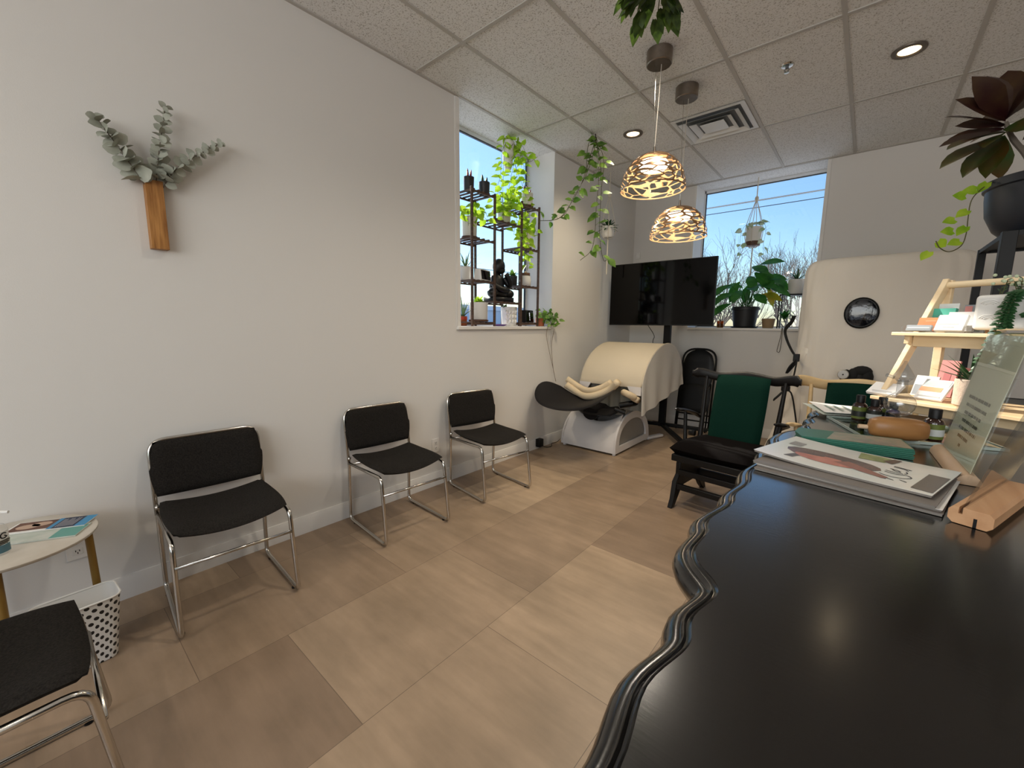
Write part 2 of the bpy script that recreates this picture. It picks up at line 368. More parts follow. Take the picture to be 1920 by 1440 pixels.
# baseboards
prof = [(0, 0), (0.016, 0), (0.016, 0.085), (0.010, 0.102), (0.008, 0.112), (0, 0.112)]
struct('baseboard_left', MB().prism([(x, z) for x, z in prof], -3.0, BACK, 'y'), TRIMW)
struct('baseboard_back', MB().prism([(BACK - x, z) for x, z in prof], 0.016, 6.0, 'x'), TRIMW)
# suspended grid: lines along the room every 0.61 m, across every 1.22 m; wall angle all round
m = MB()
for i in range(-1, 9):
    x = 0.4918 + 0.6113 * i
    if x > 0.02: m.bb(x - 0.012, x + 0.012, -3.0, BACK, CEIL - 0.006, CEIL + 0.004)
for i in range(-4, 4):
    y = 3.187 + 1.2207 * i; m.bb(0, 6.0, y - 0.012, y + 0.012, CEIL - 0.0065, CEIL + 0.004)
struct('trim_1', m, GRID, smooth=0)
m = MB(); m.bb(0, 0.022, -3.0, BACK, CEIL - 0.008, CEIL + 0.003).bb(0.022, 6.0, BACK - 0.022, BACK, CEIL - 0.008, CEIL + 0.003)
struct('trim_2', m, GRID, smooth=0)
# window sills and corner beads
m = MB(); m.bb(-TH + 0.02, 0.022, W1A - 0.035, W1B + 0.0, SILL - 0.028, SILL); struct('trim_3', m, TRIMW, bevel=0.004)
m = MB(); m.bb(W2A - 0.0, W2B + 0.0, BACK - 0.022, BACK + TH - 0.02, SILL - 0.028, SILL); struct('trim_4', m, TRIMW, bevel=0.004)
m = MB(); m.bb(-0.02, 0.010, W1A - 0.032, W1A + 0.003, SILL, CEIL - 0.01).bb(-0.02, 0.006, W1A - 0.040, W1A - 0.034, SILL, CEIL - 0.01); struct('trim_5', m, TRIMW, smooth=0)
m = MB(); m.bb(W2B - 0.003, W2B + 0.03, BACK - 0.010, BACK + 0.02, SILL, CEIL - 0.01).bb(W2A - 0.02, W2A + 0.003, BACK - 0.008, BACK + 0.02, SILL, CEIL - 0.01); struct('trim_6', m, TRIMW, smooth=0)
root = bpy.data.objects.new('added_window', None); COL.objects.link(root); root['kind'] = 'structure'  # unseen window, added to go with the fill light behind the camera
m = MB()
for x in (0.75, 2.22, 3.72, 5.19): m.bb(x, x + 0.06, -3.14, -3.06, 0.35, 2.75)
m.bb(0.75, 5.25, -3.14, -3.06, 0.35, 0.41).bb(0.75, 5.25, -3.14, -3.06, 2.69, 2.75); m.build('window_frame', DARKFR, root, smooth=0)
MB().bb(0.78, 5.22, -3.105, -3.099, 0.38, 2.72).build('window_pane', GLASS, root, smooth=0)
# windows: vinyl frame, dark gasket, pane
for nm, a, b, horiz in (('window_1', W1A, W1B, False), ('window_2', W2A, W2B, True)):
    root = bpy.data.objects.new(nm, None); COL.objects.link(root); root['kind'] = 'structure'
    fr, gk, pn = MB(), MB(), MB()
    def wb(mb, u0, u1, d0, d1, z0, z1):
        if horiz: mb.bb(u0, u1, BACK + d0, BACK + d1, z0, z1)
        else: mb.bb(-d1, -d0, u0, u1, z0, z1)
    zt, zb, e = CEIL - 0.032, SILL, 0.012
    for mb, ee, d0, d1 in ((fr, e, 0.345, 0.375), (gk, e + 0.010, 0.35, 0.37)):
        i0 = 0 if mb is fr else e
        wb(mb, a + i0, a + ee, d0, d1, zb, CEIL); wb(mb, b - ee, b - i0, d0, d1, zb, CEIL)
        wb(mb, a, b, d0, d1, zt + (0 if mb is fr else -0.010), CEIL if mb is fr else zt); wb(mb, a, b, d0, d1, zb + i0, zb + ee)
    wb(pn, a + e, b - e, 0.358, 0.364, zb + e, zt)
    fr.build('window_frame', PVC, root, smooth=0); gk.build('gasket', DARKFR, root, smooth=0); pn.build('window_pane', GLASS, root, smooth=0)

# ------------------------------------------------------------------ ceiling fixtures
HOT = mat('lit_lens', '#ffe9c4', 0.5, emit='#ffdca6', estr=5.0); BULBDISC = mat('lit_diffuser', '#fff4e4', 0.5, emit='#fff0da', estr=2.2)
RING = mat('bronze_ring', '#6f665c', 0.4, 0.5)
for (x, y), lb, en in (((0.779, 3.819), 'lit round recessed ceiling light near the left wall beside the hanging lamps', 62),
                       ((2.623, 3.828), 'lit round recessed ceiling light above the croton, nearest the right edge', 3)):
    t = thing('recessed_light', lb, 'ceiling light', (x, y, CEIL - 0.012), group='recessed ceiling lights')
    MB().lathe([(0.060, CEIL - 0.001), (0.088, CEIL - 0.002), (0.086, CEIL - 0.010), (0.062, CEIL - 0.012), (0.056, CEIL - 0.006)], (x, y, 0), 28, cap=False).build('trim_ring', RING, t)
    MB().lathe([(0.001, CEIL - 0.0045), (0.057, CEIL - 0.004), (0.057, CEIL - 0.002)], (x, y, 0), 28).build('lens', HOT, t)
    lamp('recessed_light_lamp', 'SPOT', (x, y, CEIL - 0.03), en, (1.0, 0.84, 0.60), (0, 0, -1), spot_size=math.radians(140), spot_blend=1.0, shadow_soft_size=0.055)

def shade_mat(name, col, metal, rough, emit=None):
    m = mat(name, col, rough, metal); nt = m.node_tree; n = nt.nodes; l = nt.links; b = n['Principled BSDF']
    tc = n.new('ShaderNodeTexCoord'); sp = n.new('ShaderNodeSeparateXYZ'); l.new(tc.outputs['Object'], sp.inputs[0])
    nm = n.new('ShaderNodeVectorMath'); nm.operation = 'MULTIPLY'; nm.inputs[1].default_value = (1, 1, 3.0); l.new(tc.outputs['Object'], nm.inputs[0])
    vo = n.new('ShaderNodeTexVoronoi'); vo.feature = 'DISTANCE_TO_EDGE'; vo.inputs['Scale'].default_value = 10.0; l.new(nm.outputs[0], vo.inputs['Vector'])
    wd = n.new('ShaderNodeMapRange'); l.new(sp.outputs['Z'], wd.inputs['Value'])      # strap width grows towards the crown
    for k, v in (('From Min', 0.0), ('From Max', 0.235), ('To Min', 0.045), ('To Max', 0.12)): wd.inputs[k].default_value = v
    gt = n.new('ShaderNodeMath'); gt.operation = 'LESS_THAN'; l.new(vo.outputs['Distance'], gt.inputs[0]); l.new(wd.outputs[0], gt.inputs[1])
    # solid rim and solid crown
    r1 = n.new('ShaderNodeMath'); r1.operation = 'LESS_THAN'; r1.inputs[1].default_value = 0.008; l.new(sp.outputs['Z'], r1.inputs[0])
    r2 = n.new('ShaderNodeMath'); r2.operation = 'GREATER_THAN'; r2.inputs[1].default_value = 0.213; l.new(sp.outputs['Z'], r2.inputs[0])
    m1 = n.new('ShaderNodeMath'); m1.operation = 'MAXIMUM'; l.new(gt.outputs[0], m1.inputs[0]); l.new(r1.outputs[0], m1.inputs[1])
    m2 = n.new('ShaderNodeMath'); m2.operation = 'MAXIMUM'; l.new(m1.outputs[0], m2.inputs[0]); l.new(r2.outputs[0], m2.inputs[1])
    l.new(m2.outputs[0], b.inputs['Alpha']); return m
SHO = shade_mat('copper_bronze', '#9c7a58', 0.85, 0.28); SHI = shade_mat('white_gold_lining', '#d8b083', 0.0, 0.5)
def pendant(x, y, zr, lb):
    lamp('pendant_down_lamp', 'SPOT', (x, y, zr + 0.02), 22, (1.0, 0.86, 0.66), (0, 0, -1), spot_size=math.radians(130), spot_blend=1.0, shadow_soft_size=0.08)
    t = thing('pendant_lamp', lb, 'pendant lamp', (x, y, CEIL - 0.09), group='cut-out dome pendant lamps')
    MB().lathe([(0.001, CEIL - 0.085), (0.075, CEIL - 0.085), (0.080, CEIL - 0.080), (0.080, CEIL - 0.002), (0.001, CEIL - 0.001)], (x, y, 0), 28).build('ceiling_canopy', NICKEL, t)
    MB().tube([(x - 0.02, y, CEIL - 0.085), (x - 0.012, y - 0.01, CEIL - 0.30), (x, y, zr + 0.27)], 0.0016, 6).build('suspension_wire', CHROME, t)
    MB().tube([(x + 0.015, y, CEIL - 0.085), (x + 0.008, y + 0.005, CEIL - 0.28), (x, y, zr + 0.27)], 0.0024, 6).build('power_cord', mat('clear_cord', '#b6aea2', 0.4), t)
    MB().lathe([(0.001, zr + 0.275), (0.007, zr + 0.275), (0.010, zr + 0.235), (0.03, zr + 0.231), (0.001, zr + 0.228)], (x, y, 0), 16).build('socket_cap', NICKEL, t)
    R, Hh = 0.210, 0.232
    for nm, mt, k in (('shade', SHO, 1.0), ('shade_lining', SHI, 0.985)):
        pr = [(R * k * math.cos(a) ** 0.9 if a < 1.57 else 0.004, Hh * k * math.sin(a)) for a in [math.pi / 2 * i / 18 for i in range(19)]]
        o = MB().lathe([(r, z) for r, z in pr], (0, 0, 0), 56, cap=False).build(nm, mt, t, local=True, smooth=3.0); o.location = (0, 0, zr - (CEIL - 0.09))
    MB().lathe([(0.001, zr + 0.130), (0.080, zr + 0.132), (0.098, zr + 0.160), (0.080, zr + 0.186), (0.001, zr + 0.192)], (x, y, 0), 28).build('diffuser', BULBDISC, t)
    lamp('pendant_bulb', 'POINT', (x, y, zr + 0.07), 2.5, (1.0, 0.84, 0.62), shadow_soft_size=0.04)
pendant(1.407, 2.833, 2.223, 'cut-out copper dome pendant, larger and higher of the hanging pair')
pendant(1.407, 3.365, 2.003, 'cut-out copper dome pendant hanging lower, in front of the far window')

t = thing('air_vent', 'white square four-way air diffuser set in the ceiling grid', 'air vent', (1.405, 4.103, CEIL - 0.02))
x0, x1, y0, y1 = 1.118, 1.692, 3.812, 4.394
DKV = mat('dark_duct', '#6b6e70', 0.8); VENTW = mat('vent_enamel', '#dedfdd', 0.4)
MB().bb(x0 + 0.02, x1 - 0.02, y0 + 0.02, y1 - 0.02, CEIL - 0.004, CEIL - 0.001).build('duct_opening', DKV, t, smooth=0)
def sqcone(mb, a, za, b, zb):
    cx, cy = (x0 + x1) / 2, (y0 + y1) / 2; P = lambda h, z: [(cx - h, cy - h, z), (cx + h, cy - h, z), (cx + h, cy + h, z), (cx - h, cy + h, z)]
    mb.add(P(a, za) + P(b, zb) + P(a, za + 0.003) + P(b - 0.004, zb + 0.003), [(i, (i + 1) % 4, 4 + (i + 1) % 4, 4 + i) for i in range(4)] + [(8 + i, 8 + (i + 1) % 4, 12 + (i + 1) % 4, 12 + i) for i in range(4)])
m = MB(); sqcone(m, 0.288, CEIL - 0.008, 0.255, CEIL - 0.010); m.build('outer_frame', VENTW, t, smooth=0)
for a, b in ((0.235, 0.195), (0.165, 0.125)):
    m = MB(); sqcone(m, a, CEIL - 0.030, b, CEIL - 0.006); m.build('louver', VENTW, t, smooth=0)
MB().box(((x0 + x1) / 2, (y0 + y1) / 2, CEIL - 0.022), (0.19, 0.19, 0.004)).build('centre_plate', VENTW, t, smooth=0)

t = thing('fire_sprinkler', 'small chrome fire sprinkler head in the ceiling', 'sprinkler', (2.009, 3.524, CEIL - 0.05))
MB().lathe([(0.001, CEIL - 0.010), (0.034, CEIL - 0.008), (0.040, CEIL - 0.001), (0.001, CEIL)], (2.009, 3.524, 0), 24).build('escutcheon', CHROME, t)
m = MB().tube([(2.009, 3.524, CEIL - 0.008), (2.009, 3.524, CEIL - 0.022)], 0.010, 10)
for s_ in (-1, 1): m.tube([(2.009 + s_ * 0.008, 3.524, CEIL - 0.02), (2.009 + s_ * 0.014, 3.524, CEIL - 0.032), (2.009, 3.524, CEIL - 0.045)], 0.003, 6)
m.build('frame_arms', DKV, t)
MB().lathe([(0.001, CEIL - 0.049), (0.016, CEIL - 0.048), (0.016, CEIL - 0.046), (0.001, CEIL - 0.046)], (2.009, 3.524, 0), 16).build('deflector', CHROME, t)

# ------------------------------------------------------------------ wall outlets and such
def outlet(x, y, z, lb, rot=False):
    t = thing('wall_outlet', lb, 'outlet', (x, y, z))
    MB().bb(x, x + 0.006, y - 0.036, y + 0.036, z - 0.058, z + 0.058).build('cover_plate', TRIMW, t, bevel=0.002)
    for dz in (-0.022, 0.022):
        f = MB().bb(x + 0.006, x + 0.008, y - 0.017, y + 0.017, z + dz - 0.014, z + dz + 0.014).build('socket', TRIMW, t, bevel=0.002)
        k = MB()
        for dy, dzz in ((-0.006, 0.004), (0.006, 0.004), (0, -0.006)): k.bb(x + 0.008, x + 0.0085, y + dy - 0.0015, y + dy + 0.0015, z + dz + dzz - 0.004, z + dz + dzz + 0.004)
        k.build('slots', BLACKP, f, smooth=0)
outlet(0.0, 2.087, 0.337, 'white wall outlet between the two far office chairs')
outlet(0.0, 0.050, 0.322, 'white wall outlet behind the small marble table')
t = thing('thermostat', 'small white wall sensor high in the corner above the television', 'thermostat', (0.075, BACK, 2.235))
MB().bb(0.045, 0.105, BACK - 0.022, BACK, 2.235, 2.325).build('housing', TRIMW, t, bevel=0.006)
MB().bb(0.058, 0.092, BACK - 0.024, BACK - 0.021, 2.262, 2.298).build('display', PAPER, t, smooth=0)
t = thing('power_adapter', 'black plug-in power adapter and cable at the baseboard by the white base', 'adapter', (0.045, 3.46, 0.03))
MB().bb(0.018, 0.075, 3.425, 3.495, 0.028, 0.115).build('adapter_body', BLACKP, t, bevel=0.006)
MB().tube(spline([(0.06, 3.49, 0.035), (0.07, 3.55, 0.006), (0.09, 3.62, 0.005), (0.06, 3.67, 0.02), (0.09, 3.72, 0.03), (0.11, 3.755, 0.06)]), 0.0035, 8).build('cable', BLACKP, t)

# ------------------------------------------------------------------ wall vase with eucalyptus
t = thing('wall_vase', 'slim oak wall vase mounted on the left wall', 'wall vase', (0.001, 0.452, 1.66))
m = MB().bb(0.001, 0.012, 0.420, 0.485, 1.66, 1.965).bb(0.040, 0.050, 0.420, 0.485, 1.66, 1.965).bb(0.012, 0.040, 0.420, 0.429, 1.66, 1.965).bb(0.012, 0.040, 0.476, 0.485, 1.66, 1.965).bb(0.012, 0.040, 0.429, 0.476, 1.66, 1.672)
m.build('vase_body', OAK, t, bevel=0.0015)
def eucalyptus(base, tip, mid, lb, n, size, seed):
    rnd = random.Random(seed); path = spline([base, mid, tip], 8); t = thing('eucalyptus_branch', lb, 'dried branch', base, group='eucalyptus branches in the wall vase')
    MB().tube(path, 0.0022, 6).build('twig', BARK, t)
    m = MB(); N = len(path) - 1
    for i in range(n):
        u = 0.22 + 0.78 * i / (n - 1); k = min(N - 1, int(u * N)); f = u * N - k; p = path[k].lerp(path[k + 1], f); tg = (path[k + 1] - path[k]).normalized()
        ph = (i % 2) * math.pi / 2 + rnd.uniform(-0.5, 0.5); a = tg.cross(V((1, 0.2, 0.1))).normalized(); b_ = tg.cross(a)
        for s_ in (-1, 1):
            d = (a * math.cos(ph) + b_ * math.sin(ph)) * s_ + tg * rnd.uniform(0.1, 0.5); d.x = d.x * 0.75 + 0.10
            sz = size * (1.1 - 0.55 * u) * rnd.uniform(0.8, 1.15)
            m.leaf(p, d, (V((1.0, -0.35, 0.15)) if (i + int(s_ > 0)) % 3 else tg) + V((rnd.uniform(-.5, .5), rnd.uniform(-.5, .5), rnd.uniform(-.5, .5))), sz, sz * 0.95, 'round', rnd.uniform(-.1, .3), rnd.uniform(0.0, 0.3), 4)
    m.build('leaves', EUCA, t, recalc=False)
eucalyptus((0.026, 0.445, 1.90), (0.07, 0.283, 2.165), (0.06, 0.365, 2.03), 'eucalyptus branch leaning left out of the wall vase', 17, 0.068, 1)
eucalyptus((0.026, 0.455, 1.90), (0.06, 0.520, 2.292), (0.065, 0.478, 2.08), 'upright eucalyptus branch in the middle of the wall vase', 21, 0.050, 2)
eucalyptus((0.026, 0.465, 1.90), (0.06, 0.726, 2.205), (0.07, 0.545, 2.04), 'long eucalyptus branch reaching right out of the wall vase', 21, 0.050, 3)

# ------------------------------------------------------------------ chrome office chairs (front faces +x before turning)
def office_chair(lb):
    t = thing('office_chair', lb, 'chair', (0, 0, 0), group='chrome sled-base chairs'); t['_org'] = (0.0, 0.0, 0.0)
    w = 0.225; r = 0.0105
    for s_ in (-1, 1):
        y = s_ * w
        pts = rounded([(0.055, y, 0.745 - 0.30), (0.045, y, 0.42), (0.03, y, r), (0.525, y * 1.02, r), (0.478, y, 0.418), (0.058, y, 0.405)], 0.045)
        MB().tube(pts, r, 10).build('side_frame', CHROME, t, smooth=2)
        for x in (0.10, 0.47): MB().tube([(x, y, 0.001), (x, y, 0.006)], 0.012, 10).build('floor_glide', BLACKP, t)
    bx = lambda z: 0.048 - (z - 0.43) * 0.13
    pts = rounded([(bx(0.40), -w - 0.004, 0.40), (bx(0.76), -w - 0.004, 0.757), (bx(0.76), w + 0.004, 0.757), (bx(0.40), w + 0.004, 0.40)], 0.07, 8)
    MB().tube(pts, r * 0.9, 10).build('back_frame', CHROME, t, smooth=2)
    MB().tube([(0.498, -w, 0.315), (0.498, w, 0.315)], 0.0075, 8).build('stretcher', CHROME, t, smooth=2)
    MB().tube([(0.08, -w, 0.405), (0.08, w, 0.405)], 0.0075, 8).build('rear_stretcher', CHROME, t, smooth=2)
    def seat_fn(x, y, z):
        u = y / 0.22; v = x / 0.215
        return (x + 0.275, y, z + 0.438 + 0.030 * u * u - 0.016 + 0.006 * v * v - (0.030 * max(0, v - 0.45) ** 2) + 0.012 * max(0, -v - 0.3))
    MB().pad(0.440, 0.462, 0.044, 0.13, 18, seat_fn).build('seat', FABRIC, t, smooth=1.2)
    def back_fn(x, y, z):   # x: up, y: across, z: thickness
        zz = 0.620 + x
        return (bx(zz) + 0.006 + z + 0.05 * (y / 0.23) ** 2 * 0.45 - 0.012, y * (1 - 0.03 * (x > 0)), zz)
    MB().pad(0.282, 0.478, 0.038, 0.15, 18, back_fn).build('backrest', FABRIC, t, smooth=1.2)
    return t
ch = office_chair('charcoal chrome office chair right below the wall vase, beside the polka dot basket')
ch.location = (0.045, 0.553, 0); ch.rotation_euler = (0, 0, math.radians(-3.5))
copy_thing(ch, (0.045, 1.532, 0), math.radians(-4), 'charcoal chrome office chair in the middle of the row along the left wall')
copy_thing(ch, (0.085, 2.400, 0), math.radians(-9), 'charcoal chrome office chair last in the row, nearest the white pod')
copy_thing(ch, (0.985, -0.468, 0), math.radians(90), 'charcoal chrome office chair cut off by the lower left corner, in front of the table')

# ------------------------------------------------------------------ little marble table, brochures, sanitizer, basket
TZ = 0.505
t = thing('side_table', 'small round white marble side table with brass legs', 'table', (0.27, -0.09, 0))
MB().lathe([(0.001, TZ - 0.014), (0.238, TZ - 0.014), (0.242, TZ - 0.009), (0.242, TZ - 0.003), (0.238, TZ), (0.001, TZ)], (0.250, -0.128, 0), 48).build('tabletop', MARBLE, t)
for p in ((0.285, 0.080), (0.440, -0.150), (0.085, -0.19), (0.20, -0.30)):
    d = (V((p[0], p[1], 0)) - V((0.250, -0.128, 0))) * 0.04
    MB().tube([(p[0] + d.x, p[1] + d.y, 0.0), (p[0], p[1], TZ - 0.018)], 0.0125, 12).build('leg', GOLD, t)
def flat_card(mb, F, x0, x1, y0, y1, z, t_): 
    a = [F(x0, y0, z), F(x1, y0, z), F(x1, y1, z), F(x0, y1, z)]; b = [p + V((0, 0, t_)) for p in a]
    mb.add(a + b, [(0, 1, 2, 3), (4, 5, 6, 7), (0, 1, 5, 4), (1, 2, 6, 5), (2, 3, 7, 6), (3, 0, 4, 7)])
NAVY = mat('navy_ink', '#1f2c45', 0.5); CYAN = mat('cyan_ink', '#3d88b5', 0.5); SEPIA = mat('sepia_photo', '#4a2d22', 0.5, col2='#6d4634', vscale=30); SKINPH = mat('pale_photo', '#b79a85', 0.5)
TEALP = mat('teal_print', '#5f9a90', 0.5); MINT = mat('pale_mint_print', '#aeb8ac', 0.5, col2='#c6c8bf', vscale=20)
F = frame((0.185, -0.012, TZ), math.radians(61))
t = thing('brochure', 'brochure with a sepia photo and navy and cyan panels on the marble table', 'brochure', (0.19, 0.02, TZ), group='brochures on the marble table')
m = MB(); flat_card(m, F, -0.125, 0.125, -0.050, 0.050, 0.007, 0.003); m.build('cover', PAPER, t, smooth=0)
m = MB(); flat_card(m, F, -0.118, 0.005, -0.036, 0.046, 0.0102, 0.0003); m.build('photo', SEPIA, t, smooth=0)
m = MB()
for cx, cy, rx, ry in ((-0.07, 0.00, 0.036, 0.022), (-0.035, 0.014, 0.03, 0.02)): m.prism([tuple(F(cx + rx * math.cos(a), cy + ry * math.sin(a)))[:2] for a in [i * 0.45 for i in range(14)]], TZ + 0.0105, TZ + 0.0109, 'z')
m.build('photo_faces', SKINPH, t, smooth=0)
m = MB(); flat_card(m, F, 0.005, 0.020, -0.048, 0.049, 0.0102, 0.0003); flat_card(m, F, 0.090, 0.124, -0.049, 0.049, 0.0102, 0.0003); m.build('cyan_panel', CYAN, t, smooth=0)
m = MB(); flat_card(m, F, 0.020, 0.090, -0.048, 0.049, 0.0102, 0.0003); m.build('navy_panel', NAVY, t, smooth=0)
m = MB()
for i in range(8): flat_card(m, F, 0.027 + i * 0.0072, 0.0292 + i * 0.0072, -0.036, 0.036 - 0.018 * (i % 3 == 2), 0.0106, 0.0002)
m.build('text_lines', mat('pale_text', '#b8b4b6', 0.5), t, smooth=0)
F = frame((0.270, -0.035, TZ), math.radians(62))
t = thing('brochure', 'pale mint and teal brochure lying under the sepia one on the marble table', 'brochure', (0.275, -0.005, TZ), group='brochures on the marble table')
m = MB(); flat_card(m, F, -0.125, 0.115, -0.048, 0.060, 0.001, 0.005); m.build('cover', MINT, t, smooth=0)
m = MB(); flat_card(m, F, 0.035, 0.113, -0.047, 0.048, 0.0061, 0.0003); m.build('teal_panel', TEALP, t, smooth=0)
t = thing('sanitizer_bottle', 'clear pump bottle of hand sanitizer at the left edge on the marble table', 'bottle', (0.335, -0.150, TZ))
x, y = 0.335, -0.150
MB().lathe([(0.001, TZ + 0.001), (0.034, TZ + 0.001), (0.037, TZ + 0.006), (0.037, TZ + 0.085), (0.030, TZ + 0.103), (0.014, TZ + 0.112), (0.013, TZ + 0.120), (0.001, TZ + 0.120)], (x, y, 0), 28).build('bottle_body', CLEAR, t)
m = MB()
for a0, a1, z0, z1, k in ((-0.4, 1.3, 0.058, 0.085, 0), (-0.4, 1.35, 0.040, 0.057, 2), (-0.4, 1.3, 0.010, 0.038, 1)):
    m.k = k; g = []
    for z in (z0, z1): g.append([(x + 0.0376 * math.cos(a0 + (a1 - a0) * i / 10), y + 0.0376 * math.sin(a0 + (a1 - a0) * i / 10), TZ + z) for i in range(11)])
    m.sheet(g)
m.build('label', [PAPER, mat('teal_label', '#4f7380', 0.5), mat('grey_label', '#9a9484', 0.5)], t)
m = MB()
a = 0.75; c = V((x + 0.0382 * math.cos(a), y + 0.0382 * math.sin(a), TZ + 0.071)); tx = V((-math.sin(a), math.cos(a), 0))
m.tube([c + tx * (0.010 * math.cos(q)) + V((0, 0, 0.0095 * math.sin(q))) for q in [0.75 + i * 0.38 for i in range(14)]] + [c + tx * 0.002 + V((0, 0, 0.0))], 0.0019, 6)
for i in range(3): m.tube([c + tx * (-0.018) + V((0, 0, -0.018 - 0.006 * i)), c + tx * (0.016 - 0.004 * i) + V((0, 0, -0.018 - 0.006 * i))], 0.0014, 5)
m.build('label_print', BLACKP, t)
MB().lathe([(0.015, TZ + 0.118), (0.016, TZ + 0.122), (0.016, TZ + 0.136), (0.006, TZ + 0.138), (0.005, TZ + 0.152), (0.013, TZ + 0.154), (0.013, TZ + 0.160), (0.001, TZ + 0.161)], (x, y, 0), 20).tube([(x, y, TZ + 0.157), (x + 0.035, y + 0.045, TZ + 0.154)], 0.005, 8).build('pump', PAPER, t)
# polka dot basket
def dots():
    m = mat('polka_dot_plastic', '#e4e2dd', 0.4); nt = m.node_tree; n = nt.nodes; l = nt.links; b = n['Principled BSDF']
    uv = n.new('ShaderNodeUVMap'); sp = n.new('ShaderNodeVectorMath'); sp.operation = 'MULTIPLY'; sp.inputs[1].default_value = (1, 1, 0); l.new(uv.outputs[0], sp.inputs[0])
    vo = n.new('ShaderNodeTexVoronoi'); vo.voronoi_dimensions = '2D'; vo.inputs['Randomness'].default_value = 0; vo.inputs['Scale'].default_value = 1.0
    l.new(sp.outputs[0], vo.inputs['Vector'])
    gt = n.new('ShaderNodeMath'); gt.operation = 'LESS_THAN'; gt.inputs[1].default_value = 0.30; l.new(vo.outputs['Distance'], gt.inputs[0])
    mx = n.new('ShaderNodeMix'); mx.data_type = 'RGBA'; mx.inputs[6].default_value = (*rgb('#e4e2dd'), 1); mx.inputs[7].default_value = (*rgb('#23211f'), 1)
    l.new(gt.outputs[0], mx.inputs[0]); l.new(mx.outputs[2], b.inputs['Base Color']); return m
t = thing('waste_basket', 'white plastic basket with black polka dots, standing beside the marble table', 'basket', (0.402, 0.018, 0))
def rr(hx, hy, r, z, c, rz, n=5):
    out = []
    for sx, sy, a0 in ((1, 1, 0), (-1, 1, 1), (-1, -1, 2), (1, -1, 3)):
        for i in range(n + 1):
            a = (a0 + i / n) * math.pi / 2; out.append(V((sx * (hx - r) + r * math.cos(a), sy * (hy - r) + r * math.sin(a), z)))
    R = Matrix.Rotation(rz, 3, 'Z'); return [R @ p + V(c) for p in out]
bc, brz = (0.402, 0.018, 0), math.radians(4)
lo = rr(0.052, 0.092, 0.03, 0.002, bc, brz); hi = rr(0.076, 0.118, 0.035, 0.262, bc, brz); n_ = len(lo)
m = MB(); m.add(lo + hi, [(i, (i + 1) % n_, n_ + (i + 1) % n_, n_ + i) for i in range(n_)])
o = m.build('basket_wall', dots(), t, smooth=0.9)
uvl = o.data.uv_layers.new(name='UVMap'); per = [0.0]
for i in range(n_): per.append(per[-1] + (hi[(i + 1) % n_] - hi[i]).length)
for p in o.data.polygons:
    vs = [o.data.loops[k].vertex_index for k in p.loop_indices]; base = min(v % n_ for v in vs); wrap = any(v % n_ == n_ - 1 for v in vs) and any(v % n_ == 0 for v in vs)
    for k in p.loop_indices:
        v = o.data.loops[k].vertex_index; i = v % n_; u = per[-1] if (wrap and i == 0) else per[i]; w_ = 0.0 if v < n_ else 0.262
        uvl.data[k].uv = ((u * 0.7071 + w_ * 0.7071) / 0.0255, (u * 0.7071 - w_ * 0.7071) / 0.0255)
lo2 = rr(0.049, 0.089, 0.03, 0.006, bc, brz); hi2 = rr(0.073, 0.115, 0.035, 0.262, bc, brz)
m = MB(); m.add(lo2 + hi2, [(i, (i + 1) % n_, n_ + (i + 1) % n_, n_ + i) for i in range(n_)]); m.add(lo2, [tuple(range(n_))]); m.build('basket_lining', PAPER, t, smooth=0.9)
MB().tube(rr(0.0755, 0.1175, 0.035, 0.262, bc, brz), 0.004, 8, closed=True).build('rim', PAPER, t, smooth=2)

# ------------------------------------------------------------------ white pod with the cream hood
t = thing('white_pod', 'white reclining pod with black tray seat and cream canvas hood by the left wall', 'pod', (0.44, 4.2, 0))
px0, px1, py0, py1 = 0.115, 0.775, 3.77, 4.62
def arch_z(y):                                   # profile of the base seen from the side
    u = (y - (py0 + py1) / 2) / ((py1 - py0) / 2); return 0.03 + 0.375 * (max(0.0, 1 - abs(u) ** 2.2)) ** 0.62
m = MB()
g = []
ys = [py0 + (py1 - py0) * i / 22 for i in range(23)]
# curved front shell: dips in the middle where the roll lies
N = 20
front = []
for i in range(N + 1):
    x = px0 + (px1 - px0) * i / N; u = (x - 0.45) / 0.33; top = 0.285 + 0.115 * min(1.0, abs(u) ** 1.8)
    col = []
    for j in range(9):
        z = 0.022 + (top - 0.022) * j / 8; col.append((x + (0.45 - x) * 0.10 * (j / 8), py0 + 0.19 * (j / 8) ** 1.7, z))
    front.append(col)
m.sheet(front, 0.02, (0, 1, 0))
back = [[(p[0], py1 + py0 - p[1], p[2]) for p in col] for col in front]; m.build('base_shell', WHITEPL, t, smooth=1.0); m = MB(); m.sheet(back, 0.02, (0, -1, 0))
m.build('base_shell', WHITEPL, t, smooth=1.0)
def side_ring(xo, xt, inset):
    """D-shaped side wall as a ring round a grey panel"""
    o_, i_ = [], []
    for k in range(25):
        a = math.pi * k / 24; cy, ry, rz = (py0 + py1) / 2, (py1 - py0) / 2, 0.385
        o_.append((cy - ry * math.cos(a), 0.022 + rz * math.sin(a) ** 0.8)); i_.append((cy - (ry - inset) * math.cos(a), 0.085 + (rz - inset - 0.055) * math.sin(a) ** 0.8))
    return o_, i_
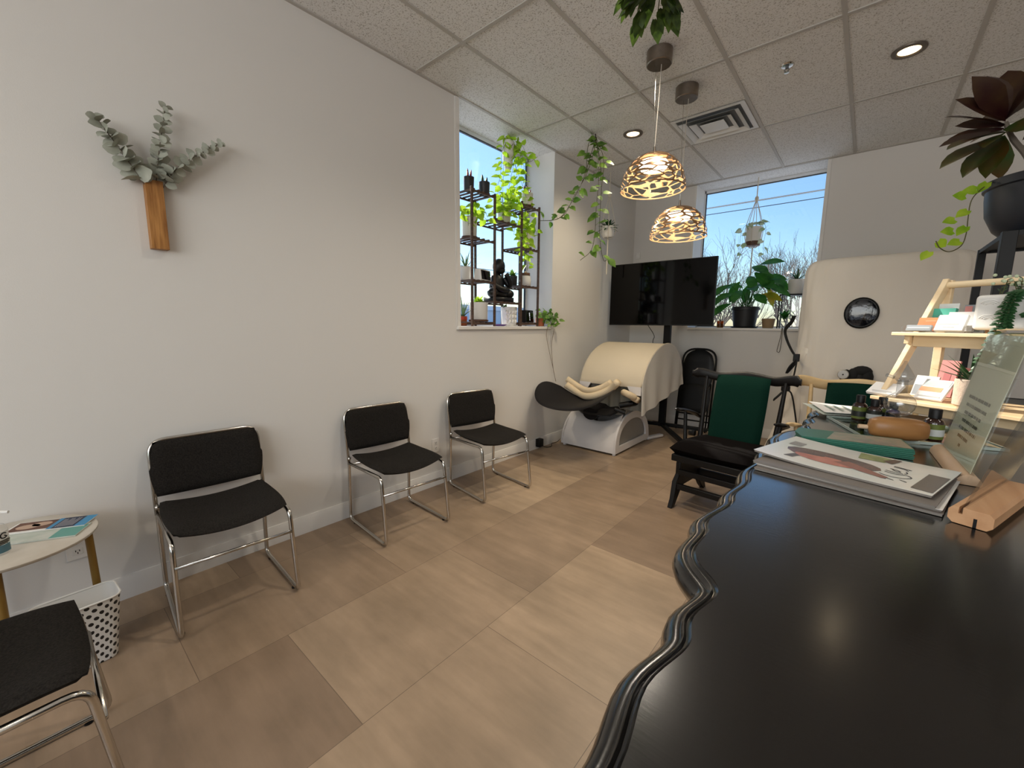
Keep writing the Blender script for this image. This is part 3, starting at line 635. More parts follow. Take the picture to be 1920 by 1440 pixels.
for xo, xin, pm in ((px1, px1 - 0.02, 1), (px0, px0 + 0.02, -1)):
    o_, i_ = side_ring(xo, 0, 0.085); m = MB()
    lean = lambda z: (-0.10 if pm > 0 else 0.10) * max(0, z - 0.02) * 0.35
    for X in (xo, xin):
        vs = [(X + lean(z), y, z) for y, z in o_] + [(X + lean(z), y, z) for y, z in i_]
        m.add(vs, [(k, k + 1, 26 + k, 25 + k) for k in range(24)] + [(0, 25, 49, 24)])
    m.add([(xo + lean(z), y, z) for y, z in o_] + [(xin + lean(z), y, z) for y, z in o_], [(k, k + 1, 26 + k, 25 + k) for k in range(24)] + [(0, 24, 49, 25)])
    m.add([(xo + lean(z), y, z) for y, z in i_] + [(xin + lean(z), y, z) for y, z in i_], [(k, k + 1, 26 + k, 25 + k) for k in range(24)] + [(0, 24, 49, 25)])
    m.build('side_wall', WHITEPL, t, smooth=0.6)
    vs = [(xin + lean(z) + (-0.004 if pm > 0 else 0.004), y, z) for y, z in i_]; vs2 = [(v[0] - 0.006 * pm, v[1], v[2]) for v in vs]
    MB().add(vs + vs2, [tuple(range(25)), tuple(range(25, 50))[::-1]]).build('side_panel', GREYPL, t, smooth=0)
m = MB().bb(px0 + 0.02, px1 - 0.02, py0 + 0.02, py1 - 0.02, 0.012, 0.03); m.build('base_plate', BLACKP, t, smooth=0)
for x, y in ((px0 + 0.03, py0 + 0.03), (px1 - 0.03, py0 + 0.03), (px0 + 0.03, py1 - 0.03), (px1 - 0.03, py1 - 0.03)):
    MB().tube([(x, y, 0), (x, y, 0.03)], 0.018, 10).build('foot', WHITEPL, t)
MB().bar((px1 - 0.02, 4.60, 0.02), (px1 + 0.06, 4.86, 0.02), 0.06, 0.03).build('rear_stabilizer', WHITEPL, t, bevel=0.006)
MB().tube([(0.45, 3.80, 0.395), (0.45, 4.55, 0.47)], [0.085, 0.11], 20, flat=0.8).build('roll', TRAYB, t, smooth=1.0)
m = MB()
for i in range(1): m.pad(0.50, 0.70, 0.07, 0.3, 10, lambda x, y, z: (x + 0.47, y + 4.12, z + 0.43 + 0.35 * x * x + 0.10 * y))
m.build('seat_cushion', TRAYB, t)
# black saddle tray in front
def tray_fn(x, y, z):
    return (0.453 + x, 3.45 + y, z + 0.545 + 0.964 * (1 + 0.666 * y / 0.308) * x * x + 0.019 * y)
MB().pad(0.83, 0.616, 0.026, 0.50, 24, tray_fn).build('tray', TRAYB, t, smooth=1.0)
m = MB()
m.tube([(0.72, 3.93, 0.50), (0.83, 3.98, 0.53), (0.86, 4.1, 0.53)], 0.03, 10).tube([(0.70, 3.86, 0.47), (0.80, 3.90, 0.44)], 0.022, 10)
m.build('recline_lever', BLACKP, t)
# hood: barrel vault across the room, cloth end hanging at the right
hx0, hx1 = 0.245, 0.95
arcp = [(3.915, 0.715), (3.955, 0.82), (4.03, 0.925), (4.14, 1.015), (4.28, 1.082), (4.44, 1.122), (4.60, 1.128), (4.74, 1.10), (4.87, 1.04), (4.98, 0.95), (5.06, 0.84), (5.09, 0.74)]
arc2 = [tuple(p)[1:] for p in spline([(0, y, z) for y, z in arcp], 3)]
m = MB(); m.sheet([[(hx0 + (hx1 - hx0) * i / 8, y, z) for y, z in arc2] for i in range(9)], 0.012, (0, 0.3, -1)); m.build('hood_cover', CREAM, t, smooth=1.0)
edge = [(hx1, y, z) for y, z in arc2]
MB().tube(edge, 0.008, 8).build('hood_piping', CREAM, t, smooth=2)
# right end cloth with folds
cum = [0.0]
for k in range(1, len(arc2)): cum.append(cum[-1] + math.hypot(arc2[k][0] - arc2[k - 1][0], arc2[k][1] - arc2[k - 1][1]))
low = [(hx1 + 0.005, 3.905 + (5.10 - 3.905) * (c_ / cum[-1]), 0.430 + 0.20 * (c_ / cum[-1]) ** 1.1) for c_ in cum]
rows = []
for j in range(9):
    f = j / 8; rows.append([(hx1 + 0.004 + 0.018 * math.sin(k * 0.75 + 0.6) * f * (1 - 0.3 * f) + 0.010 * f, e_[1] + (l_[1] - e_[1]) * f, e_[2] + (l_[2] - e_[2]) * f) for k, (e_, l_) in enumerate(zip(edge, low))])
m = MB(); m.sheet(rows, 0.006, (1, 0, 0)); m.build('end_cloth', CREAMG, t, smooth=1.2)
m = MB(); m.sheet([[(hx0 + 0.01, p[1], p[2]) for p in r] for r in rows], 0.006, (-1, 0, 0)); m.build('end_cloth', CREAMG, t, smooth=1.2)
m = MB()
for i in range(2):
    s_ = (hx0, hx0 + 0.14) if i == 0 else (hx1 - 0.15, hx1)
    poly = [(s_[0], 0.715), (s_[1], 0.715), (s_[1] - 0.05 if i == 0 else s_[1], 0.63), (s_[0] if i == 0 else s_[0] + 0.05, 0.63)]
    MB().prism(poly, 3.912, 3.926, 'y').build('hood_flap', WHITEPL, t, smooth=0)
rows = [[(hx0 + 0.02 + (hx1 - hx0 - 0.04) * i / 40, 4.02 + 0.02 * math.sin(i * 0.9), z) for i in range(41)] for z in (0.45, 0.6, 0.80)]
MB().sheet(rows, 0.004, (0, 1, 0)).build('inner_curtain', mat('grey_curtain', '#77756d', 0.9), t, smooth=1.2)
# folded towel on the tray
t2 = thing('towel', 'rolled cream towel lying along the back of the black tray', 'towel', (0.46, 3.74, 0.55))
def towel_path(y0, dz, sh):
    return [(0.205 + 0.085 * i + sh, y0 + 0.03 * math.sin(i * 1.3), tray_fn(0.205 + 0.085 * i - 0.453, y0 - 3.45, 0)[2] + 0.050 + dz) for i in range(8)]
m = MB(); m.tube(spline(towel_path(3.70, 0.0, 0), 4), 0.036, 12); m.build('lower_fold', TOWEL, t2, smooth=2)
m = MB(); m.tube(spline(towel_path(3.73, 0.055, -0.01)[:7], 4), 0.032, 12); m.build('upper_fold', TOWEL, t2, smooth=2)
m = MB(); m.tube(spline([(0.80, 3.84, 0.66), (0.86, 3.80, 0.655), (0.90, 3.86, 0.62), (0.87, 3.92, 0.60), (0.93, 3.90, 0.585)], 5), 0.032, 10); m.build('loose_end', TOWEL, t2, smooth=2)

# ------------------------------------------------------------------ television on a rolling stand
tv_c = V((0.722, 4.800, 1.692)); tva = 0.0
F = frame(tv_c, tva)
t = thing('television', 'large black flat screen television on a rolling stand in front of the far corner', 'television', (0.73, 5.13, 0))
def obox(mb, F, x0, x1, y0, y1, z0, z1):
    c = [F(x, y, z) for x in (x0, x1) for y in (y0, y1) for z in (z0, z1)]
    mb.add(c, [(0, 1, 3, 2), (4, 6, 7, 5), (0, 4, 5, 1), (2, 3, 7, 6), (0, 2, 6, 4), (1, 5, 7, 3)])
m = MB(); obox(m, F, -0.61, 0.61, 0.0, 0.032, -0.365, 0.365); m.build('panel_body', BLACKP, t, bevel=0.003)
m = MB(); obox(m, F, -0.602, 0.602, -0.002, 0.001, -0.350, 0.357); m.build('screen', SCREEN, t, smooth=0)
m = MB(); obox(m, F, -0.25, 0.25, 0.032, 0.062, -0.30, 0.10); m.build('back_housing', BLACKP, t, bevel=0.01)
m = MB(); m.bar((0.73, 4.85, 1.66), (0.73, 5.13, 1.66), 0.18, 0.20); m.build('wall_bracket', BLACKM, t, bevel=0.004)
m = MB().bb(0.69, 0.77, 5.11, 5.17, 0.06, 1.80); m.build('post', BLACKM, t, bevel=0.006)
for a, b in (((0.73, 5.14, 0.085), (1.24, 4.42, 0.085)), ((0.73, 5.14, 0.085), (0.20, 5.05, 0.085)), ((0.60, 5.14, 0.085), (1.30, 5.20, 0.085))):
    MB().bar(a, b, 0.05, 0.04).build('base_leg', BLACKM, t, bevel=0.006)
for x, y in ((1.235, 4.425), (0.205, 5.05), (1.29, 5.20)):
    k = MB().tube([(x, y, 0.065), (x, y, 0.11)], 0.014, 10).box((x, y, 0.068), (0.05, 0.06, 0.03)).build('caster', CHROME, t, smooth=1)
    MB().tube([(x - 0.018, y, 0.03), (x + 0.018, y, 0.03)], 0.03, 16).build('wheel', BLACKP, k)
MB().tube(spline([F(-0.12, 0.03, -0.36), (0.60, 5.05, 1.2), (0.585, 5.06, 1.1), (0.60, 5.20, 0.7)]), 0.004, 6).build('power_cable', BLACKP, t)

# ------------------------------------------------------------------ folded chairs leaning on the back wall
def folded_chair(x, y, lean, lb):
    t = thing('folding_chair', lb, 'chair', (x, y, 0), group='folded black chairs'); t['_org'] = (0, 0, 0)
    R = Matrix.Rotation(lean, 3, 'X')
    T = lambda p: R @ V(p)
    MB().tube([T(p) for p in rounded([(-0.20, 0, 0.015), (-0.20, 0, 1.05), (0.20, 0, 1.05), (0.20, 0, 0.015)], 0.16, 8)], 0.012, 8).build('frame', BLACKM, t, smooth=2)
    Tm = Matrix.Rotation(lean, 4, 'X')
    MB().pad(0.385, 0.56, 0.035, 0.42, 12, lambda a, b, c: (a, c - 0.012, 0.765 + b), Tm).build('backrest', BLACKP, t, smooth=1.2)
    MB().pad(0.38, 0.38, 0.035, 0.3, 10, lambda a, b, c: (a, c - 0.03, 0.42 + b), Tm).build('seat', BLACKP, t, smooth=1.2)
    for z in (0.14, 0.22): MB().tube([T((-0.20, 0, z)), T((0.20, 0, z))], 0.009, 8).build('rung', BLACKM, t, smooth=2)
    for s_ in (-1, 1): MB().tube([T((s_ * 0.175, -0.03, 0.01)), T((s_ * 0.175, -0.02, 0.62))], 0.010, 8).build('leg', BLACKM, t, smooth=2)
    return t
folded_chair(1.02, 5.36, math.radians(-9), 'black folded chair leaning against the far wall behind the cream hood')

# ------------------------------------------------------------------ gliding rockers (front faces -y before turning)
def glider(lb, W, group):
    t = thing('gliding_rocker', lb, 'rocking chair', (0, 0, 0), group=group); t['_org'] = (0, 0, 0)
    hb = lambda z: 0.44 + (z - 0.42) * 0.26                     # back plane
    # curved top rail with horn ends
    g = []
    path = [(-0.375, hb(0.95) - 0.075, 0.945), (-0.31, hb(0.95) - 0.03, 0.948), (-0.20, hb(0.95) + 0.01, 0.925), (-0.1, hb(.95) + 0.035, 0.935), (0, hb(0.95) + 0.042, 0.945), (0.1, hb(.95) + 0.035, 0.935), (0.20, hb(0.95) + 0.01, 0.925), (0.31, hb(0.95) - 0.03, 0.948), (0.375, hb(0.95) - 0.075, 0.945)]
    pp = spline(path, 5); n_ = len(pp); hs = []
    for i in range(n_):
        u = abs(i / (n_ - 1) * 2 - 1); hs.append(0.034 + 0.008 * u ** 3 if u < 0.94 else 0.024)
    rows = []
    for p, h in zip(pp, hs):
        rows.append([p + V((0, 0.013 * math.cos(a), h * math.sin(a))) for a in [2 * math.pi * k / 12 for k in range(12)]])
    m = MB(); vs = [q for r in rows for q in r]; m.add(vs, [(i * 12 + k, i * 12 + (k + 1) % 12, (i + 1) * 12 + (k + 1) % 12, (i + 1) * 12 + k) for i in range(n_ - 1) for k in range(12)] + [tuple(range(12)), tuple(range((n_ - 1) * 12, n_ * 12))])
    m.build('top_rail', W, t, smooth=1.2)
    for x in (-0.275, 0.275):
        MB().tube([(x * 0.92, hb(0.36), 0.36), (x * 0.96, hb(0.6), 0.60), (x * 1.0, hb(0.92) - 0.02, 0.925)], [0.021, 0.018, 0.012], 10).build('back_post', W, t, smooth=1.2)
    for x in (-0.16, -0.08, 0, 0.08, 0.16):
        MB().tube([(x, hb(0.40) + 0.01, 0.40), (x, hb(0.9) + 0.02, 0.90)], 0.008, 8).build('spindle', W, t, smooth=1.2)
    def bfn(x, y, z): return (x * (1 + 0.05 * y), hb(0.68 + y) - 0.035 + z - 0.02 * (x / 0.2) ** 2, 0.675 + y)
    MB().pad(0.375, 0.56, 0.065, 0.06, 14, bfn).build('back_cushion', GREENC, t, smooth=1.2)
    MB().pad(0.57, 0.52, 0.105, 0.16, 14, lambda x, y, z: (x * (1 - 0.12 * (y / 0.25)) , 0.225 + y, 0.435 + z - 0.03 * (y > 0) * y)).build('seat_cushion', DARKC, t, smooth=1.2)
    m = MB().bb(-0.27, 0.27, -0.02, 0.02, 0.345, 0.395).bb(-0.24, 0.24, 0.42, 0.46, 0.345, 0.395)
    for x in (-0.255, 0.255): m.bar((x, 0.0, 0.37), (x * 0.93, 0.44, 0.37), 0.03, 0.05)
    m.build('seat_frame', W, t, bevel=0.006)
    for s_ in (-1, 1):
        x = s_ * 0.315
        arm = [(x * 0.90, hb(0.60) - 0.01, 0.60), (x * 1.0, 0.42, 0.635), (x * 1.06, 0.30, 0.670), (x * 1.08, 0.20, 0.685)]
        pp = spline(arm, 5); ws = [0.016 + 0.024 * min(1, i / 6) for i in range(len(pp))]; ws[-1] = 0.02
        rows = [[p + V((w * math.cos(a), 0, 0.013 * math.sin(a))) for a in [2 * math.pi * k / 12 for k in range(12)]] for p, w in zip(pp, ws)]
        m = MB(); m.add([q for r in rows for q in r], [(i * 12 + k, i * 12 + (k + 1) % 12, (i + 1) * 12 + (k + 1) % 12, (i + 1) * 12 + k) for i in range(len(pp) - 1) for k in range(12)] + [tuple(range(12)), tuple(range((len(pp) - 1) * 12, len(pp) * 12))])
        m.build('armrest', W, t, smooth=1.2)
        MB().tube([(x * 0.90, 0.24, 0.37), (x * 1.03, 0.30, 0.655)], [0.016, 0.013], 10).build('arm_post', W, t, smooth=1.2)
        MB().tube([(x * 0.90, 0.41, 0.47), (x * 1.04, 0.41, 0.47)], 0.024, 12).build('pivot_knob', W, t, smooth=1.0)
        # sled base: column, curved foot
        prof = [(0.03, 0.33), (0.03, 0.24), (-0.02, 0.19), (-0.045, 0.06), (-0.075, 0.0), (-0.03, 0.0), (0.02, 0.06), (0.09, 0.14), (0.36, 0.14), (0.44, 0.05), (0.50, 0.0), (0.545, 0.0), (0.50, 0.09), (0.43, 0.19), (0.37, 0.24), (0.37, 0.33)]
        MB().prism(prof, s_ * 0.235 - 0.018, s_ * 0.235 + 0.018, 'x').build('side_base', W, t, bevel=0.006)
    MB().bb(-0.22, 0.22, -0.005, 0.025, 0.245, 0.285).build('front_rail', W, t, bevel=0.004)
    MB().bb(-0.22, 0.22, -0.015, 0.02, 0.135, 0.175).build('stretcher', W, t, bevel=0.004)
    MB().bb(-0.22, 0.22, 0.38, 0.41, 0.15, 0.20).build('rear_rail', W, t, bevel=0.004)
    return t
g1 = glider('dark gliding rocker with green back cushion, standing beyond the counter edge', BLKWD, None)
g1.location = (1.865, 2.985, 0); g1.rotation_euler = (0, 0, math.radians(-6))
g2 = glider('pale maple gliding rocker with green back cushion, behind the end of the counter', MAPLE, None)
g2.location = (2.630, 3.05, 0); g2.rotation_euler = (0, 0, math.radians(2))

# ------------------------------------------------------------------ beige upright tent chamber
t = thing('tent_chamber', 'tall beige fabric chamber with a round window and black straps in the far right corner', 'chamber', (2.66, 5.05, 0))
tcx, tcy, hw, hd, TH_ = 2.665, 5.045, 0.575, 0.44, 1.925
def tent_pt(a, f):
    """a: angle round, f: 0 floor .. 1 top of wall"""
    c, s_ = math.cos(a), math.sin(a); e = 0.46
    ux = math.copysign(abs(c) ** e, c); uy = math.copysign(abs(s_) ** e, s_)
    z = TH_ * f
    wr = 0.020 * math.sin(5 * a + 7 * f) * math.sin(9 * f + 2 * a) + 0.010 * math.sin(23 * a + 3 * math.sin(5 * f)) * (0.3 + 0.7 * f) * math.sin(7 * f + 1) + 0.014 * math.sin(11 * a + 2.3 * math.sin(6 * f)) * (1 - f)
    k = 1.0 + wr
    return V((tcx + hw * ux * k, tcy + hd * uy * k, z))
rows = []
NA = 120
for f in [i / 26 for i in range(27)]: rows.append([tent_pt(2 * math.pi * i / NA, f * 0.93) for i in range(NA + 1)])
for q in range(1, 9):
    b_ = q / 8 * math.pi / 2; rows.append([V((tcx + (tent_pt(2 * math.pi * i / NA, 0.93).x - tcx) * (1 - 0.14 * (1 - math.cos(b_))), tcy + (tent_pt(2 * math.pi * i / NA, 0.93).y - tcy) * (1 - 0.17 * (1 - math.cos(b_))), TH_ * 0.93 + 0.135 * math.sin(b_))) for i in range(NA + 1)])
top = rows[-1]; cz = TH_ * 0.93 + 0.15
for q in (0.66, 0.33, 0.02): rows.append([V((tcx + (p.x - tcx) * q, tcy + (p.y - tcy) * q, cz - 0.015 * q)) for p in top])
m = MB(); m.sheet(rows); m.build('fabric_shell', TENT, t, smooth=2.0)
# slack cloth spilling at the lower left
rows = []
for i in range(13):
    u = i / 12; row = []
    for j in range(15):
        v = j / 14; ang = math.radians(146 + 84 * v)
        r0 = V((tcx + 0.565 * math.copysign(abs(math.cos(ang)) ** 0.5, math.cos(ang)), tcy + 0.43 * math.copysign(abs(math.sin(ang)) ** 0.5, math.sin(ang)), 1.12))
        out = 0.24 * u ** 1.5 * (0.75 + 0.25 * math.sin(v * 9 + u * 2)) * math.sin(math.pi * min(1, v * 0.9 + 0.05)) ** 0.7
        d = V((math.cos(ang), math.sin(ang), 0)); p = r0 + d * (out + 0.012); p.z = 1.12 * (1 - u) + 0.012; row.append(p)
    rows.append(row)
m = MB(); m.sheet(rows, 0.004, (-0.7, -0.7, 0)); m.build('slack_skirt', TENT, t, smooth=2.0)
yf = tcy - hd * 1.012
Rw = Matrix.Rotation(math.pi / 2, 3, 'X')
def disc(mb, cx, cz, prof, sx=1, sy=1, n=32): mb.lathe(prof, (cx, yf, cz), n, sx, sy, Rw); return mb
m = disc(MB(), 2.546, 1.447, [(0.108, -0.01), (0.116, 0.000), (0.116, 0.008), (0.110, 0.012), (0.106, 0.006)], 1, 1.12); m.build('window_ring', BLACKP, t)
m = disc(MB(), 2.546, 1.447, [(0.001, 0.012), (0.08, 0.010), (0.109, 0.004), (0.109, -0.004)], 1, 1.12); m.build('round_window', mat('dark_vinyl_window', '#0d0f16', 0.08, bump=0.6, bscale=14, coat=0.5), t)
m = MB()
for k in range(4): m.ball((2.50 + 0.045 * k, yf - 0.035, 0.90 + 0.018 * math.sin(k * 2.2)), (0.045, 0.04, 0.068), 12)
m.ball((2.60, yf - 0.03, 0.955), (0.07, 0.04, 0.05), 12).ball((2.55, yf - 0.03, 0.85), (0.09, 0.045, 0.075), 12)
m.build('glove_port', mat('black_neoprene', '#0b0b0b', 0.8), t, smooth=2)
m = disc(MB(), 2.478, 0.925, [(0.001, 0.088), (0.034, 0.088), (0.040, 0.082), (0.040, 0.05)]); m.build('pressure_gauge', mat('gauge_face', '#b9b6b0', 0.3, 0.4), t)
m = disc(MB(), 2.478, 0.925, [(0.001, 0.0895), (0.006, 0.0895), (0.006, 0.088)]); m.build('gauge_hub', BLACKP, t)
STRAP = mat('black_webbing', '#131314', 0.8)
for pts in ([(2.055, 4.78, 1.43), (2.035, 4.80, 1.37), (2.00, 4.74, 1.30), (2.02, 4.70, 1.22), (2.06, 4.66, 1.14), (2.10, 4.62, 1.08), (2.135, 4.60, 1.05)],
            [(2.135, 4.60, 1.05), (2.12, 4.58, 0.98), (2.07, 4.60, 0.90), (2.09, 4.56, 0.96), (2.13, 4.58, 1.02)],
            [(2.135, 4.58, 1.02), (2.125, 4.56, 0.88), (2.10, 4.55, 0.80), (2.05, 4.56, 0.74), (2.12, 4.55, 0.72), (2.17, 4.55, 0.52), (2.19, 4.56, 0.40)],
            [(2.11, 4.56, 0.80), (2.03, 4.52, 0.69), (1.99, 4.55, 0.64)]):
    MB().tube(spline(pts, 5), 0.020, 8, flat=0.35).build('strap', STRAP, t, smooth=2)
m = MB().box((2.128, 4.585, 1.045), (0.05, 0.03, 0.07)).box((2.075, 4.545, 0.755), (0.07, 0.03, 0.045)); m.build('buckle', BLACKP, t, bevel=0.006)

# ------------------------------------------------------------------ reception counter with the scalloped edge
t = thing('reception_counter', 'long black wooden counter with a wavy scalloped moulded edge', 'counter', (2.85, 0.7, 0))
edge = spline([(x, y, 0) for x, y in ((2.500, -0.55), (2.493, -0.46), (2.503, -0.36), (2.493, -0.26), (2.503, -0.16), (2.492, -0.06), (2.503, 0.05), (2.498, 0.14), (2.502, 0.232), (2.490, 0.307), (2.502, 0.375), (2.493, 0.420), (2.501, 0.482), (2.466, 0.528), (2.453, 0.562), (2.453, 0.620), (2.443, 0.664), (2.457, 0.750), (2.450, 0.803), (2.458, 0.881), (2.447, 0.960), (2.457, 1.050), (2.447, 1.140), (2.457, 1.220), (2.446, 1.300), (2.453, 1.375), (2.475, 1.425), (2.503, 1.465), (2.493, 1.53), (2.504, 1.59), (2.493, 1.66), (2.504, 1.73), (2.493, 1.80), (2.504, 1.87), (2.515, 1.93), (2.56, 1.965), (2.64, 1.957), (2.72, 1.968), (2.80, 1.957), (2.90, 1.968), (3.0, 1.957), (3.1, 1.968), (3.24, 1.965))], 5)
nrm = []
for i in range(len(edge)):
    d = (edge[min(i + 1, len(edge) - 1)] - edge[max(i - 1, 0)]).normalized(); nrm.append(V((-d.y, d.x, 0)))
mb = MB()
poly = [(p.x, p.y) for p in edge] + [(3.24, -0.55)]
mb.prism(poly, CT - 0.045, CT, 'z'); mb.build('countertop', BLACKW, t, smooth=0.5)
pr = [(-0.001, CT), (0.002, CT - 0.0035), (0.005, CT - 0.004), (0.0075, CT - 0.001), (0.010, CT - 0.0035), (0.0115, CT - 0.007), (0.015, CT - 0.0065), (0.020, CT - 0.008), (0.0255, CT - 0.014), (0.028, CT - 0.023), (0.0255, CT - 0.032), (0.018, CT - 0.040), (0.010, CT - 0.045), (-0.001, CT - 0.047)]
mb = MB(); mb.sheet([[p + n_ * a + V((0, 0, z)) for a, z in pr] for p, n_ in zip(edge, nrm)]); mb.build('edge_moulding', BLACKW, t, smooth=0.9)
MB().bb(2.60, 3.20, -0.50, 1.88, 0.09, CT - 0.045).build('cabinet_body', BLACKW, t, bevel=0.004)
MB().bb(2.64, 3.18, -0.48, 1.84, 0.0, 0.09).build('plinth', BLACKP, t, smooth=0)

# ------------------------------------------------------------------ things on the counter
def slab(mb, F, L, W, z, t_, bend=0.0, n=8, ox=0.0):
    g = [[F(-L / 2 + L * i / n + ox, -W / 2 + W * j / 4, z + bend * ((i / n - 0.5) * 2) ** 2 * (1 if i < n / 2 else 0.3)) for j in range(5)] for i in range(n + 1)]
    return mb.sheet(g, t_, (0, 0, 1))
PAGES = mat('magazine_pages', '#7a746d', 0.7, var=0.12, vscale=300, stretch=(0.1, 0.1, 4)); GREYCOV = mat('grey_cover', '#726b65', 0.4)
z = CT + 0.001
for k, (cx, cy, a, th, cov, lb) in enumerate(((2.602, 1.040, -10, 0.005, GREYCOV, 'grey magazine at the bottom of the magazine stack on the counter'),
                                              (2.606, 1.052, -12, 0.004, PAPER, 'pale magazine second from the bottom of the magazine stack'),
                                              (2.600, 1.050, -13, 0.005, GREYCOV, 'grey covered magazine lying just under the cover-girl one'))):
    t = thing('magazine', lb, 'magazine', (cx, cy, z), group='magazines stacked on the counter'); F = frame((cx, cy, 0), math.radians(a))
    m = MB(); slab(m, F, 0.275, 0.205, z, th - 0.001); m.build('pages', PAGES, t, smooth=0.4)
    m = MB(); slab(m, F, 0.277, 0.207, z + th - 0.001, 0.0008); m.build('cover', cov, t, smooth=0.4); z += th
cx, cy = 2.600, 1.090; z += 0.0005
F = frame((cx, cy, 0), math.radians(-16))
t = thing('magazine', 'top magazine with a reddish portrait and a handwritten style title', 'magazine', (cx, cy, z), group='magazines stacked on the counter')
m = MB(); slab(m, F, 0.285, 0.205, z, 0.004, 0.006, 12); m.build('pages', PAGES, t, smooth=0.4)
COVER = mat('cover_paper', '#d8d2cb', 0.22, col2='#c9cfc9', vscale=9)
m = MB(); slab(m, F, 0.287, 0.207, z + 0.004, 0.0006, 0.006, 12); m.build('cover', COVER, t, smooth=0.4)
zc = lambda u: z + 0.0048 + 0.006 * (u / 0.1425) ** 2 * (1 if u < 0 else 0.3)
def inkpoly(name, pts, material, dz=0.0002):
    m = MB(); n = len(pts); c = (sum(p[0] for p in pts) / n, sum(p[1] for p in pts) / n)
    vs = [F(c[0], c[1], zc(c[0]) + dz)] + [F(u, v, zc(u) + dz) for u, v in pts]
    m.add(vs, [(0, 1 + i, 1 + (i + 1) % n) for i in range(n)]); return m.build(name, material, t, smooth=0, recalc=False)
INK = mat('dark_ink', '#2b292c', 0.3); GREYINK = mat('grey_ink', '#57524f', 0.3); SKINC = mat('portrait_pink', '#b97a6a', 0.25, col2='#a2655a', vscale=30); HAIRC = mat('portrait_hair', '#4a4142', 0.25, col2='#6d5650', vscale=25)
def ell(cx_, cy_, rx, ry, a=0, n=16): return [(cx_ + rx * math.cos(q) * math.cos(a) - ry * math.sin(q) * math.sin(a), cy_ + rx * math.cos(q) * math.sin(a) + ry * math.sin(q) * math.cos(a)) for q in [2 * math.pi * i / n for i in range(n)]]
inkpoly('portrait_hair', ell(-0.030, -0.012, 0.085, 0.040, -0.06), HAIRC)
inkpoly('portrait_face', ell(-0.030, -0.034, 0.060, 0.026, -0.04), SKINC, 0.0004)
inkpoly('portrait_arm', [(0.00, -0.005), (0.075, -0.055), (0.070, -0.068), (0.03, -0.055), (-0.02, -0.03)], mat('portrait_arm', '#8c5f55', 0.25), 0.0006)
inkpoly('cover_box', [(0.112, -0.085), (0.141, -0.090), (0.141, 0.030), (0.112, 0.034)], GREYINK, 0.0004)
inkpoly('cover_box', [(-0.095, -0.075), (-0.078, -0.075), (-0.070, -0.035), (-0.085, -0.035)], GREYINK, 0.0004)
inkpoly('barcode', [(-0.125, 0.02), (-0.100, 0.02), (-0.100, 0.055), (-0.125, 0.055)], mat('barcode_grey', '#8d8a85', 0.4), 0.0004)
inkpoly('cover_picture', [(0.0, 0.045), (0.042, 0.050), (0.042, 0.095), (-0.01, 0.095)], mat('green_picture', '#6d7b46', 0.3, col2='#9aa06a', vscale=60), 0.0004)
inkpoly('cover_box', [(0.036, 0.062), (0.054, 0.050), (0.060, 0.092), (0.046, 0.094)], mat('brown_caption', '#4f3a34', 0.3), 0.0006)
m = MB()
def ink(pts, w=0.0011): m.tube([F(u, v, zc(u) + 0.0004) for u, v in spline([(a, b, 0) for a, b in pts], 5) for u, v in [(u, v)]] if False else [F(p.x, p.y, zc(p.x) + 0.0004) for p in spline([(a, b, 0) for a, b in pts], 5)], w, 5, flat=0.3)
for pts in ([(0.060, 0.040), (0.086, 0.033), (0.084, 0.030)], [(0.061, 0.033), (0.078, 0.030), (0.085, 0.022)], [(0.060, 0.016), (0.066, 0.014), (0.074, 0.010), (0.078, 0.002), (0.070, 0.004), (0.064, 0.012)],
            [(0.084, 0.014), (0.088, 0.004), (0.086, -0.004)], [(0.058, -0.004), (0.074, -0.008), (0.084, -0.006)], [(0.059, -0.014), (0.076, -0.019), (0.090, -0.012), (0.100, -0.024), (0.092, -0.038), (0.078, -0.043)],
            [(0.056, -0.034), (0.066, -0.040), (0.078, -0.044)], [(0.055, -0.050), (0.066, -0.054), (0.076, -0.060), (0.084, -0.064)], [(0.064, -0.062), (0.074, -0.066)], [(0.090, -0.052), (0.101, -0.059)]): ink(pts)
m.build('cover_title', INK, t, smooth=0, recalc=False)

